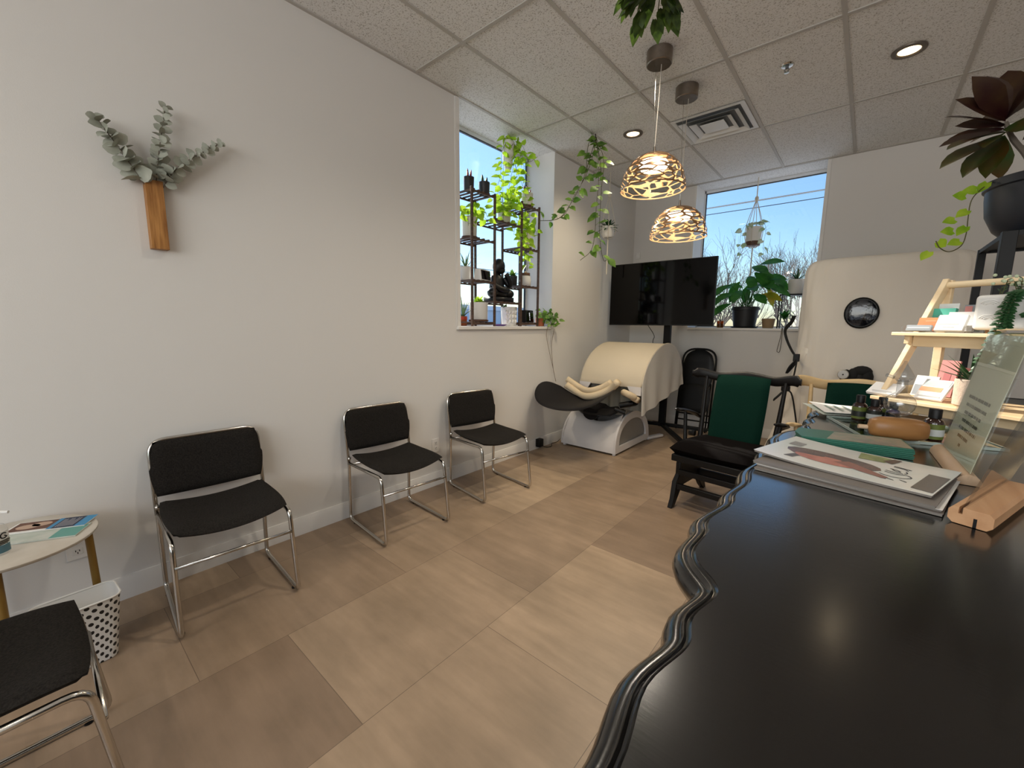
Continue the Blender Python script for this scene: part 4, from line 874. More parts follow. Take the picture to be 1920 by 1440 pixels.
# green brochures
F = frame((2.597, 1.312, 0), math.radians(9)); GREENPR = mat('teal_green_print', '#2f6b58', 0.35); z = CT + 0.001
for k in range(6):
    top = k == 5; zz = z + k * 0.0042; o = 0.0015 * math.sin(k * 2.3)
    lb = ('topmost teal green leaflet of the pile, with a pale photo panel', 'green leaflet just under the top of the teal pile', 'green leaflet third from the top of the teal pile', 'green leaflet fourth from the top of the teal pile', 'green leaflet second from the bottom of the teal pile', 'green leaflet at the very bottom of the teal pile')[5 - k]
    t = thing('leaflet', lb, 'leaflet', (2.597, 1.312, zz), group='teal green leaflets on the counter')
    m = MB(); g = [F(-0.105 + o, -0.052, zz), F(0.105 + o, -0.052, zz), F(0.105 + o, 0.052, zz), F(-0.105 + o, 0.052, zz), F(-0.116 + o, 0.0, zz)]
    m.add(g + [p + V((0, 0, 0.0036)) for p in g], [(4, 3, 2, 1, 0), (5, 6, 7, 8, 9)] + [(i, (i + 1) % 5, 5 + (i + 1) % 5, 5 + i) for i in range(5)]); m.build('sheet', GREENPR, t, smooth=0)
    if top:
        m = MB(); a = [F(-0.055, -0.047, zz + 0.0038), F(0.102, -0.048, zz + 0.0038), F(0.100, 0.045, zz + 0.0038), F(-0.03, 0.045, zz + 0.0038)]; m.add(a, [(0, 1, 2, 3)]); m.build('photo_panel', mat('pale_photo_panel', '#a99a88', 0.3, col2='#7f8a7a', vscale=45), t, smooth=0)
        m = MB()
        for i in range(5): m.add([F(0.02 + i * 0.014, -0.045, zz + 0.0041), F(0.026 + i * 0.014, -0.045, zz + 0.0041), F(0.012 + i * 0.014, -0.012, zz + 0.0041), F(0.006 + i * 0.014, -0.012, zz + 0.0041)], [(0, 1, 2, 3)])
        m.build('print_stripes', mat('mauve_print', '#8f7f7c', 0.3), t, smooth=0)
# glass tray
F = frame((2.624, 1.429, 0), math.radians(20)); t = thing('glass_tray', 'square clear glass tray under the oil bottles on the counter', 'tray', (2.72, 1.62, CT + 0.001))
m = MB(); obox(m, F, 0, 0.285, 0, 0.285, CT + 0.001, CT + 0.006); m.build('glass_plate', glass_mat('tray_glass', (0.80, 0.88, 0.84), 0.10), t, smooth=0)
m = MB()
for a, b in (((0, 0), (0.285, 0)), ((0.285, 0), (0.285, 0.285)), ((0.285, 0.285), (0, 0.285)), ((0, 0.285), (0, 0))): m.bar(F(*a, CT + 0.0045), F(*b, CT + 0.0045), 0.003, 0.007)
m.build('polished_rim', mat('glass_rim', '#b9c7c0', 0.1, 0.3), t, smooth=0)
GZ = CT + 0.0065
# papers
F = frame((2.563, 1.80, 0), math.radians(28))
for k, (dx, a, c, lb) in enumerate(((0.0, 0, MINT, 'pale green printed sheet under the white one at the far end of the counter'), (0.015, -6, PAPER, 'white printed sheet on top at the far end of the counter'))):
    F = frame((2.560 + dx, 1.80, 0), math.radians(28 + a)); t = thing('paper_sheet', lb, 'paper', (2.56, 1.80, GZ + 0.004), group='papers by the oil bottles')
    zz = GZ + 0.004 + k * 0.006
    m = MB(); g = [[F(-0.09 + 0.18 * i / 8, -0.075 + 0.15 * j / 6, zz + 0.010 * (1 - i / 8) ** 2 * (j / 6) + 0.001 * k) for j in range(7)] for i in range(9)]; m.sheet(g, 0.0012, (0, 0, 1)); m.build('sheet', c, t, smooth=1.0)
    m = MB()
    for i in range(5): m.add([F(-0.06 + 0.025 * i, -0.055, zz + 0.0075), F(-0.052 + 0.025 * i, -0.055, zz + 0.0075), F(-0.052 + 0.025 * i, 0.03, zz + 0.0085), F(-0.06 + 0.025 * i, 0.03, zz + 0.0085)], [(0, 1, 2, 3)])
    m.build('print_lines', mat('pale_green_print', '#8fa196', 0.5), t, smooth=0)
# oil bottles
AMBER = mat('amber_glass', '#2a1208', 0.12, coat=0.6); COBALT = mat('cobalt_glass', '#11164f', 0.12, coat=0.6); LABG = mat('olive_label', '#5f6a2c', 0.5); LABW = mat('white_label', '#b9bcb8', 0.5); LABD = mat('dark_label', '#1a1d18', 0.5)
def bottle(x, y, r, h, glass, lab, lab2, lb):
    t = thing('oil_bottle', lb, 'bottle', (x, y, GZ), group='essential oil bottles'); s_ = h * 0.70
    MB().lathe([(0.001, GZ), (r * 0.95, GZ), (r, GZ + 0.003), (r, GZ + s_ * 0.82), (r * 0.85, GZ + s_ * 0.93), (r * 0.55, GZ + s_), (r * 0.5, GZ + s_ + 0.003), (0.001, GZ + s_ + 0.003)], (x, y, 0), 24).build('glass_body', glass, t)
    MB().lathe([(0.001, GZ + s_ + 0.001), (r * 0.62, GZ + s_ + 0.001), (r * 0.64, GZ + h - 0.002), (r * 0.58, GZ + h), (0.001, GZ + h)], (x, y, 0), 24).build('cap', BLACKP, t)
    MB().lathe([(r + 0.0006, GZ + s_ * 0.12), (r + 0.0006, GZ + s_ * 0.78)], (x, y, 0), 28, cap=False).build('label', lab, t)
    MB().lathe([(r + 0.0010, GZ + s_ * 0.25), (r + 0.0010, GZ + s_ * 0.55)], (x, y, 0), 28, cap=False).build('label_band', lab2, t)
bottle(2.606, 1.690, 0.0185, 0.080, AMBER, LABG, LABD, 'amber oil bottle with olive label, leftmost of the cluster')
bottle(2.641, 1.676, 0.0175, 0.072, AMBER, LABD, LABW, 'amber oil bottle with a white band, second in the cluster')
bottle(2.660, 1.735, 0.0175, 0.074, AMBER, LABG, LABD, 'dark oil bottle behind the white-banded one in the cluster')
bottle(2.684, 1.690, 0.0170, 0.066, COBALT, LABD, COBALT, 'cobalt blue oil bottle beside the blown glass bulb')
bottle(2.756, 1.512, 0.0205, 0.084, AMBER, LABG, LABW, 'black-capped oil bottle standing right of the wooden diffuser')
# wooden diffuser with blown glass
t = thing('oil_diffuser', 'honey wood oil diffuser with a blown glass bulb on top', 'diffuser', (2.690, 1.470, CT + 0.0065))
a = math.radians(14); Rz = Matrix.Rotation(a, 3, 'Z'); c = V((2.686, 1.462, GZ))
rows = []
for i in range(21):
    u = -1 + 2 * i / 20; w = (1 - abs(u) ** 3.2) ** (1 / 2.4); row = []
    for k in range(24):
        q = 2 * math.pi * k / 24; cc, ss = math.cos(q), math.sin(q)
        row.append(c + Rz @ V((0.064 * u, 0.029 * w * math.copysign(abs(cc) ** 0.75, cc), 0.029 + 0.029 * (0.25 + 0.75 * w) * math.copysign(abs(ss) ** 0.75, ss) if abs(u) < 0.999 else 0.029)))
    rows.append(row + [row[0]])
m = MB(); m.sheet(rows); m.build('wooden_body', HONEY, t, smooth=2)
m = MB(); m.tube([c + Rz @ V((-0.062, 0, 0.026)), c + Rz @ V((-0.082, 0, 0.026))], 0.006, 12); m.build('cord_jack', BEECHL, t)
g0 = c + Rz @ V((-0.003, 0, 0.057))
prf = [(0.004, -0.004), (0.006, 0.006), (0.020, 0.012), (0.030, 0.026), (0.0325, 0.040), (0.029, 0.053), (0.018, 0.063), (0.011, 0.068), (0.0105, 0.098), (0.0105, 0.100)]
MB().lathe(prf, g0, 28, cap=False).build('glass_bulb', CLEARG, t, smooth=2)
m = MB().lathe([(0.0125, 0.096), (0.014, 0.100), (0.020, 0.104), (0.0205, 0.112), (0.014, 0.126), (0.006, 0.140), (0.0025, 0.150)], g0, 24, cap=False)
m.tube([g0 + V((-0.018, -0.005, 0.106)), g0 + V((-0.034, -0.01, 0.112))], 0.004, 8); m.build('glass_nozzle', CLEARG, t, smooth=2)
# sign in a round-edged wooden foot
t = thing('paper_sign', 'clear acrylic sign with a pale green printed sheet in a wooden foot', 'sign', (2.765, 1.27, CT + 0.001))
S0, S1 = V((2.763, 1.405, 0)), V((2.776, 1.140, 0)); ax = (S1 - S0).normalized(); L_ = (S1 - S0).length; out = V((ax.y, -ax.x, 0)); out = out if out.x > 0 else -out
rows = []
for q in (0, L_): rows.append([S0 + ax * q + out * (0.019 * math.cos(k)) + V((0, 0, CT + 0.001 + 0.020 * max(0, math.sin(k)))) for k in [math.pi * i / 12 for i in range(13)]])
m = MB(); n_ = 13; m.add(rows[0] + rows[1], [(i, i + 1, n_ + i + 1, n_ + i) for i in range(12)] + [tuple(range(13)), tuple(range(13, 26))[::-1], (0, 12, 25, 13)]); m.build('wooden_foot', BEECHL, t, smooth=0.6)
ln = (V((0.046, 0, 0.272))).normalized()
def sp(a_, h, o=0.0): return S0 + ax * a_ + V((0, 0, CT + 0.012)) + V((ln.x, 0, ln.z)) * h + out * o
def panel(name, a0, a1, h0, h1, o, th, material, **kw):
    m = MB(); q = [sp(a0, h0, o), sp(a1, h0, o), sp(a1, h1, o), sp(a0, h1, o)]; q2 = [p + out * th for p in q]
    m.add(q + q2, [(0, 1, 2, 3), (7, 6, 5, 4)] + [(i, (i + 1) % 4, 4 + (i + 1) % 4, 4 + i) for i in range(4)]); return m.build(name, material, t, smooth=0, **kw)
panel('acrylic_front', 0.0, L_, 0, 0.282, -0.0032, 0.0022, CLEAR); panel('acrylic_back', 0.0, L_, 0, 0.282, 0.0012, 0.0022, CLEAR)
panel('paper_sheet', 0.006, L_ - 0.006, 0.010, 0.276, -0.0007, 0.0006, mat('pale_green_paper', '#dfe2c6', 0.7))
TXT = mat('olive_grey_text', '#6f7260', 0.7); m = MB()
def txt(a0, a1, h):
    x = a0
    rnd = random.Random(int(h * 1e4))
    while x < a1:
        w = rnd.uniform(0.004, 0.009); q = [sp(x, h, -0.0010), sp(min(x + w, a1), h, -0.0010), sp(min(x + w, a1), h + 0.0065, -0.0010), sp(x, h + 0.0065, -0.0010)]; m.add(q, [(0, 1, 2, 3)]); x += w + rnd.choice((0.0012, 0.0012, 0.004))
for a0, a1, h in ((0.05, 0.205, 0.136), (0.055, 0.205, 0.118), (0.065, 0.190, 0.101), (0.07, 0.190, 0.084), (0.07, 0.200, 0.068), (0.085, 0.165, 0.051), (0.115, 0.135, 0.034)): txt(a0, a1, h)
m.build('printed_lines', TXT, t, smooth=0, recalc=False)
# empty acrylic holder in a beech block
t = thing('acrylic_holder', 'empty clear acrylic holder in a slotted beech block, nearest on the counter', 'sign holder', (2.785, 1.01, CT + 0.001))
B0 = V((2.746, 0.897, 0)); bx_ = V((0.345, 0.939, 0)).normalized(); bw = V((0.939, -0.345, 0)).normalized()
def bp(a_, b_, h): return B0 + bx_ * a_ + bw * b_ + V((0, 0, CT + 0.001 + h))
prf = [(-0.018, 0.0), (-0.024, 0.006), (-0.024, 0.020), (-0.019, 0.026), (-0.0130, 0.026), (-0.0130, 0.016), (-0.0085, 0.016), (-0.0085, 0.026), (0.019, 0.026), (0.024, 0.021), (0.024, 0.006), (0.018, 0.0), (0.0075, 0.0), (0.0075, 0.014), (0.0035, 0.014), (0.0035, 0.0)]
m = MB(); v0 = [bp(0, b_, h) for b_, h in prf]; v1 = [bp(0.238, b_, h) for b_, h in prf]; n_ = len(prf)
m.add(v0 + v1, [tuple(range(n_))[::-1], tuple(range(n_, 2 * n_))] + [(i, (i + 1) % n_, n_ + (i + 1) % n_, n_ + i) for i in range(n_)]); m.build('beech_block', BEECH, t, smooth=0.4)
MB().add([bp(0.0005, 0.0038, 0.0), bp(0.0005, 0.0072, 0.0), bp(0.0005, 0.0072, 0.0138), bp(0.0005, 0.0038, 0.0138)] + [bp(0.23, 0.0038, 0.0), bp(0.23, 0.0072, 0.0), bp(0.23, 0.0072, 0.0138), bp(0.23, 0.0038, 0.0138)], [(0, 1, 2, 3), (4, 5, 6, 7)] + [(i, (i + 1) % 4, 4 + (i + 1) % 4, 4 + i) for i in range(4)]).build('base_slot_strip', BLACKP, t, smooth=0)
m = MB(); le = 0.28
def sh(a_, h, o): return bp(a_, -0.0108 + h * 0.27 + o, 0.0165 + h)
q = [sh(0.004, 0, -0.0018), sh(0.234, 0, -0.0018), sh(0.234, le, -0.0018), sh(0.004, le, -0.0018), sh(0.004, 0, 0.0018), sh(0.234, 0, 0.0018), sh(0.234, le, 0.0018), sh(0.004, le, 0.0018)]
m.add(q, [(0, 1, 2, 3), (7, 6, 5, 4)] + [(i, (i + 1) % 4, 4 + (i + 1) % 4, 4 + i) for i in range(4)]); m.build('acrylic_sheet', glass_mat('acrylic_sheet', (0.90, 0.91, 0.91), 0.14), t, smooth=0)

# ------------------------------------------------------------------ two-tier wooden stand with cards and plants
SA = math.radians(-33); SF = frame((2.65, 1.965, CT), SA); SW = 0.47
t = thing('display_stand', 'pale pine two tier stand with sloping legs at the far end of the counter', 'display stand', (2.9, 1.9, CT))
up_ = SF(0, 0, 0)
for x in (0.0, SW):
    m = MB(); m.bar(SF(x, 0.006, 0.012), SF(x, 0.285, 0.468), 0.018, 0.030, (0, 0, 1)); m.bar(SF(x, 0.295, 0.001), SF(x, 0.295, 0.47), 0.018, 0.026, SF(1, 0, 0) - SF(0, 0, 0)); m.bar(SF(x, 0.01, 0.03), SF(x, 0.295, 0.03), 0.016, 0.03)
    m.bar(SF(x, 0.11, 0.255), SF(x, 0.29, 0.255), 0.016, 0.03); m.build('side_frame', PINE, t, bevel=0.002)
MB().tube([SF(-0.004, 0.275, 0.452), SF(SW + 0.004, 0.275, 0.452)], 0.0115, 14).build('handle_dowel', PINE, t)
m = MB(); obox(m, SF, -0.035, SW + 0.03, 0.085, 0.30, 0.270, 0.282); m.build('upper_shelf', PINE, t, bevel=0.002)
m = MB(); obox(m, SF, 0.010, SW - 0.01, 0.125, 0.140, 0.232, 0.270); m.build('upper_apron', PINE, t, bevel=0.002)
m = MB(); obox(m, SF, -0.02, SW + 0.02, -0.005, 0.28, 0.042, 0.054); m.build('lower_shelf', PINE, t, bevel=0.002)
m = MB(); obox(m, SF, 0.010, SW - 0.01, 0.03, 0.042, 0.010, 0.042); m.build('lower_apron', PINE, t, bevel=0.002)
def card(x0, x1, y, z0, h, tilt, thick, material, lb, cat='card', name='card_stack', group='cards on the wooden stand', extra=None):
    t = thing(name, lb, cat, tuple(SF((x0 + x1) / 2, y, z0)), group=group)
    cs, sn = math.cos(tilt), math.sin(tilt); z0 += thick * sn + 0.0005
    P = lambda x, h_, d: SF(x, y + h_ * sn + d * cs, z0 + h_ * cs - d * sn)
    def plate(nm, a0, a1, b0, b1, d0, d1, mt):
        m = MB(); q = [P(a0, b0, d0), P(a1, b0, d0), P(a1, b1, d0), P(a0, b1, d0), P(a0, b0, d1), P(a1, b0, d1), P(a1, b1, d1), P(a0, b1, d1)]
        m.add(q, [(0, 1, 2, 3), (7, 6, 5, 4)] + [(i, (i + 1) % 4, 4 + (i + 1) % 4, 4 + i) for i in range(4)]); m.build(nm, mt, t, smooth=0)
    plate('cards', x0, x1, 0, h, 0, thick, material)
    for nm, a0, a1, b0, b1, mt in (extra or []):
        plate(nm, x0 + (x1 - x0) * a0, x0 + (x1 - x0) * a1, h * b0, h * b1, -0.0006, 0, mt)
    return t
TEALC = mat('teal_card', '#4fae98', 0.5); ORANGE = mat('orange_card', '#c9743c', 0.5); PINKC = mat('pink_card', '#cf8a86', 0.5); WHITEC = mat('white_card', '#dad9d8', 0.5); GREYC = mat('grey_card', '#8e949a', 0.5); LINE = mat('faint_grey_print', '#a9a9a8', 0.5); PEACH = mat('peach_print', '#d9a079', 0.5); PALEB = mat('pale_blue_print', '#b4bfc2', 0.5)
UZ, LZ = 0.2830, 0.0552
# clear four pocket holder upstairs
t = thing('card_holder', 'clear acrylic four pocket card holder on the upper shelf', 'card holder', tuple(SF(0.07, 0.16, UZ)))
m = MB()
for a in ((-0.012, 0.155, 0.095, 0.097, UZ, UZ + 0.022), (-0.012, 0.155, 0.145, 0.147, UZ, UZ + 0.040), (-0.012, 0.155, 0.200, 0.202, UZ, UZ + 0.060), (-0.012, 0.155, 0.250, 0.252, UZ, UZ + 0.085), (-0.013, -0.011, 0.095, 0.252, UZ, UZ + 0.022), (0.154, 0.156, 0.095, 0.252, UZ, UZ + 0.022), (0.071, 0.073, 0.095, 0.252, UZ, UZ + 0.022)): obox(m, SF, *a)
m.build('acrylic_pockets', CLEAR, t, smooth=0)
card(-0.005, 0.066, 0.105, UZ + 0.002, 0.020, 0.3, 0.010, GREYC, 'grey striped cards in the front left pocket of the clear holder', extra=[('stripe', 0.05, 0.95, 0.45, 0.6, WHITEC)])
card(0.076, 0.150, 0.103, UZ + 0.002, 0.056, 0.42, 0.012, WHITEC, 'thick block of white cards in the front right pocket of the clear holder', extra=[('print_lines', 0.08, 0.8, 0.38, 0.42, LINE), ('print_lines', 0.3, 0.7, 0.18, 0.21, LINE)])
card(0.000, 0.068, 0.150, UZ + 0.002, 0.048, 0.30, 0.008, ORANGE, 'orange cards between the grey and the teal ones', extra=[('print_lines', 0.3, 0.75, 0.72, 0.77, PEACH)])
card(0.078, 0.150, 0.153, UZ + 0.002, 0.066, 0.25, 0.010, WHITEC, 'white cards behind the thick white block')
card(0.002, 0.070, 0.205, UZ + 0.002, 0.080, 0.15, 0.014, TEALC, 'teal cards rising above the orange ones', extra=[('print_lines', 0.35, 0.7, 0.62, 0.66, PALEB)])
card(0.010, 0.066, 0.235, UZ + 0.002, 0.098, 0.05, 0.006, WHITEC, 'tall pale card at the very back left of the clear holder')
card(0.078, 0.125, 0.240, UZ + 0.002, 0.092, 0.05, 0.006, GREYC, 'grey and pink picture card at the back right of the clear holder', extra=[('pink_picture', 0.05, 0.45, 0.5, 0.95, PINKC)])
t = thing('white_jar', 'small rounded white jar squeezed beside the white planter', 'jar', tuple(SF(0.150, 0.225, UZ)))
c = SF(0.150, 0.275, UZ)
MB().lathe([(0.001, 0), (0.020, 0), (0.025, 0.006), (0.025, 0.060), (0.021, 0.070), (0.001, 0.070)], c, 24).build('jar_body', POTW, t); MB().lathe([(0.001, 0.070), (0.020, 0.070), (0.022, 0.075), (0.022, 0.090), (0.015, 0.097), (0.001, 0.098)], c, 24).build('jar_lid', POTW, t)
# white planter with string of leaves
t = thing('white_planter', 'long white ceramic planter with embossed arcs and a trailing green plant', 'planter', tuple(SF(0.30, 0.17, UZ)))
m = MB()
for z0, z1, y0, y1, x0, x1 in ((0.010, 0.118, 0.105, 0.225, 0.168, 0.43),):
    obox(m, SF, x0, x1, y0, y1, UZ + z0, UZ + z1)
m.build('planter_body', POTW, t, bevel=0.012, seg=4)
m = MB()
for cx_, cz_ in ((0.205, 0.040), (0.205, 0.085), (0.345, 0.040), (0.345, 0.085)):
    for r in (0.010, 0.016, 0.022): m.tube([SF(cx_ + r * math.cos(q), 0.1045, UZ + cz_ + r * 0.75 * math.sin(q)) for q in [0.5 + i * 0.28 for i in range(9)]], 0.0016, 6)
m.build('embossed_arcs', POTW, t, smooth=2)
for x in (0.19, 0.41): MB().tube([SF(x, 0.165, UZ), SF(x, 0.165, UZ + 0.012)], 0.012, 12).build('foot', BEECH, t)
m = MB(); obox(m, SF, 0.178, 0.42, 0.115, 0.215, UZ + 0.110, UZ + 0.116); m.build('soil', SOIL, t, smooth=0)
rnd = random.Random(5); m, ms = MB(), MB()
for i in range(26):
    x = rnd.uniform(0.19, 0.41); y = rnd.uniform(0.115, 0.215); h = rnd.uniform(0.02, 0.055); b = SF(x, y, UZ + 0.115); tp = SF(x + rnd.uniform(-.02, .02), y + rnd.uniform(-.025, .01), UZ + 0.115 + h)
    ms.tube([b, tp], 0.0012, 5)
    for k in range(5): 
        q = b.lerp(tp, 0.3 + 0.17 * k); m.leaf(q, (rnd.uniform(-1, 1), rnd.uniform(-1, 1), rnd.uniform(0.1, 0.9)), (0, 0, 1), 0.014, 0.010, 'oval', 0.1, 0.1)
for x0, drop, ph in ((0.245, 0.235, 0.0), (0.255, 0.10, 1.0), (0.30, 0.06, 2.0)):
    pts = spline([SF(x0 + 0.02, 0.12, UZ + 0.125), SF(x0 + 0.012, 0.092, UZ + 0.120), SF(x0, 0.086, UZ + 0.06)] + ([SF(x0 - 0.012, 0.080, UZ - 0.02), SF(x0 - 0.030, 0.070, UZ + 0.12 - drop)] if drop > 0.15 else [SF(x0, 0.088, UZ + 0.12 - drop)]), 7)
    ms.tube(pts, 0.0011, 5)
    for i, p in enumerate(pts):
        for s_ in (-1, 1):
            d = (SF(1, 0, 0) - SF(0, 0, 0)) * s_ + V((0, -0.3, rnd.uniform(-0.5, 0.1))); m.leaf(p, d, V((-0.5, -0.6, 0.6)), rnd.uniform(0.015, 0.020), 0.011, 'oval', 0.2, 0.1)
        m.leaf(p, (-0.3, -0.8, -0.2), (0, 0, 1), 0.012, 0.010, 'oval', 0.3, 0.1)
m.build('foliage', DKGREEN, t, recalc=False); ms.build('stems', STEM, t)
m = MB()
for i in range(16): m.ball(SF(rnd.uniform(0.185, 0.26), rnd.uniform(0.11, 0.2), UZ + 0.15 + rnd.uniform(0, 0.03)), 0.005, 8)
m.build('pale_flower_buds', mat('pale_bud', '#b9c4a4', 0.7), t)
# lower tier
card(-0.045, 0.045, 0.010, LZ, 0.060, 0.95, 0.010, WHITEC, 'white card pack with a round grey logo, leaning at the left of the lower shelf', extra=[('print_lines', 0.15, 0.85, 0.18, 0.24, LINE), ('print_lines', 0.2, 0.7, 0.08, 0.12, LINE)])
card(0.020, 0.085, 0.135, LZ, 0.075, 0.35, 0.006, PAPER, 'white card with dark corner dots behind the logo pack', extra=[('grey_picture', 0.05, 0.95, 0.05, 0.55, GREYC)])
card(0.075, 0.150, 0.055, LZ, 0.085, 0.75, 0.008, WHITEC, 'white blue and peach striped card in the middle of the lower shelf', extra=[('blue_print', 0.05, 0.95, 0.66, 0.95, PALEB), ('peach_print', 0.0, 0.8, 0.38, 0.6, PEACH), ('print_lines', 0.1, 0.9, 0.10, 0.16, LINE)])
card(0.050, 0.100, 0.200, LZ, 0.130, 0.22, 0.008, PINKC, 'tall pink leaflet leaning at the back of the lower shelf', extra=[('print_ring', 0.3, 0.7, 0.35, 0.65, mat('deep_pink_print', '#b86f70', 0.5))])
card(0.130, 0.195, 0.165, LZ, 0.110, 0.18, 0.010, PINKC, 'wide pink leaflet beside the beige plant pot')
m = MB(); c0 = SF(0.0, 0.012, LZ)
t = thing('spiky_plant', 'dark spiky plant in a tall beige stoneware pot on the lower shelf', 'potted plant', tuple(SF(0.215, 0.075, LZ)))
c = SF(0.215, 0.070, LZ)
MB().lathe([(0.001, 0.0), (0.036, 0.0), (0.041, 0.004), (0.042, 0.082), (0.039, 0.085), (0.037, 0.078), (0.001, 0.076)], c, 32).build('pot', BEIGEPOT, t)
m = MB()
for i in range(20):
    a = i * 2.4; e = 0.3 + 0.9 * (i / 20); d = V((math.cos(a) * math.cos(e), math.sin(a) * math.cos(e), math.sin(e) * 1.0)); m.leaf(c + V((math.cos(a) * 0.008, math.sin(a) * 0.008, 0.078)), d, (0, 0, 1), rnd.uniform(0.07, 0.105), 0.017, 'spike', 0.12, 0.35)
m.build('leaves', DKGREEN, t, recalc=False)

# ------------------------------------------------------------------ black rack with the croton
t = thing('black_rack', 'black metal rack behind the counter carrying the croton pot', 'rack', (3.2, 3.0, 0))
rx0, rx1, ry0, ry1, rzt = 3.015, 3.400, 2.745, 3.300, 1.735
for x, y, w in ((rx0, ry0, 0.045), (rx1, ry0, 0.045), (rx0, ry1, 0.030), (rx1, ry1, 0.030)): MB().bb(x - w / 2, x + w / 2, y - w / 2, y + w / 2, 0, rzt).build('post', BLACKM, t, bevel=0.002)
for z in (0.25, 0.95, rzt - 0.02):
    m = MB().bb(rx0, rx1, ry0 - 0.012, ry0 + 0.012, z, z + 0.02).bb(rx0, rx1, ry1 - 0.012, ry1 + 0.012, z, z + 0.02).bb(rx0 - 0.012, rx0 + 0.012, ry0, ry1, z, z + 0.02).bb(rx1 - 0.012, rx1 + 0.012, ry0, ry1, z, z + 0.02)
    m.build('shelf_rail', BLACKM, t, smooth=0)
    MB().bb(rx0 + 0.012, rx1 - 0.012, ry0 + 0.012, ry1 - 0.012, z + 0.012, z + 0.018).build('shelf_panel', BLACKM if z > 1.5 else mat('smoked_shelf', '#30302f', 0.4), t, smooth=0)
PZ = rzt + 0.001; pc = V((3.165, 3.03, 0))
t = thing('croton_plant', 'dark red and green croton in a rounded black bowl pot on the black rack', 'potted plant', (3.165, 3.03, PZ))
MB().lathe([(0.001, PZ), (0.12, PZ), (0.165, PZ + 0.045), (0.196, PZ + 0.115), (0.205, PZ + 0.190), (0.206, PZ + 0.225), (0.216, PZ + 0.230), (0.218, PZ + 0.262), (0.210, PZ + 0.266), (0.198, PZ + 0.24), (0.001, PZ + 0.235)], pc, 44).build('bowl_pot', mat('slate_black_pot', '#20232a', 0.45), t)
MB().lathe([(0.001, PZ + 0.236), (0.198, PZ + 0.238), (0.198, PZ + 0.242), (0.001, PZ + 0.248)], pc, 28).build('soil', SOIL, t)
base = V((3.13, 3.06, PZ + 0.24)); crown = V((2.995, 3.10, 2.29))
MB().tube(spline([base, (3.08, 3.10, 2.12), (3.03, 3.11, 2.21), crown], 6), [0.012] * 13 + [0.010] * 6, 8).tube(spline([(3.06, 3.11, 2.15), (3.12, 3.10, 2.24), (3.20, 3.05, 2.33)], 5), 0.008, 8).build('woody_stem', BARK, t)
m = MB(); mg = MB()
tips = [((2.795, 2.82, 2.055), .105, 1), ((2.865, 2.84, 2.01), .095, 1), ((2.790, 2.90, 2.17), .09, 0), ((2.86, 2.93, 2.44), .10, 0), ((2.803, 2.781, 2.116), .10, 1), ((2.807, 3.001, 2.211), .085, 0), ((2.794, 2.871, 2.284), .075, 0), ((2.836, 3.041, 2.291), .07, 0), ((2.973, 3.136, 2.530), .135, 0), ((2.824, 2.95, 2.375), .09, 0), ((2.935, 2.90, 2.01), .085, 1), ((3.006, 3.137, 2.05), .085, 1), ((3.07, 3.198, 2.43), .10, 0), ((2.903, 2.787, 2.10), .08, 1), ((2.951, 3.293, 2.405), .09, 0), ((3.139, 3.30, 2.45), .10, 0), ((3.06, 2.88, 2.42), .10, 0), ((3.10, 2.93, 2.20), .09, 1), ((2.90, 3.30, 2.28), .08, 0), ((2.90, 3.00, 2.46), .09, 0)]
for tp, w, gk in tips:
    tp = V(tp); b = crown + V((0, 0, 0.05 * ((tp.z - 2.25) / 0.25) - 0.02)); d = tp - b; (mg if gk else m).leaf(b, d + V((0, 0, 0.12 * d.length)), (-0.30, -0.62, 0.42), d.length * 1.05, w * 1.12, 'long', 0.10, 0.18, 6)
c2 = V((3.20, 3.05, 2.33))
for i in range(12):
    a = i * 2.1; e = -0.3 + i * 0.12; d = V((math.cos(a) * math.cos(e), math.sin(a) * math.cos(e), math.sin(e))); (mg if i % 3 == 0 else m).leaf(c2, d, (0, 0, 1), rnd.uniform(0.18, 0.25), rnd.uniform(0.07, 0.10), 'long', 0.2, 0.2, 6)
m.build('red_leaves', CROTON, t, recalc=False); mg.build('green_leaves', leafmat('croton_green_leaf', '#2f4a18', '#5a3a18', 0.2, 0.4, 10), t, recalc=False)
vine = spline([(2.985, 2.965, 2.005), (2.935, 2.903, 1.962), (2.901, 2.864, 1.906), (2.897, 2.844, 1.822), (2.898, 2.833, 1.762), (2.887, 2.813, 1.702), (2.848, 2.773, 1.672), (2.813, 2.747, 1.689), (2.796, 2.739, 1.72)], 5)
MB().tube(vine, 0.0022, 6).build('trailing_vine', STEM, t)
m = MB()
for tp in ((2.937, 2.908, 1.979), (2.907, 2.879, 1.962), (2.869, 2.841, 1.93), (2.883, 2.841, 1.865), (2.842, 2.796, 1.817), (2.884, 2.826, 1.786), (2.841, 2.786, 1.768), (2.811, 2.752, 1.725), (2.87, 2.802, 1.725), (2.771, 2.706, 1.664)):
    tp = V(tp); q = min(vine, key=lambda p: (p - tp).length); d = (tp - q); d = d if d.length > 0.012 else V((-0.02, -0.01, -0.01)); m.leaf(tp - d.normalized() * 0.012, d * 1.0 + V((0, 0, -0.02)), (-0.30, -0.85, 0.15), 0.052, 0.046, 'heart', 0.1, 0.1)
m.build('vine_leaves', POTHOS, t, recalc=False)

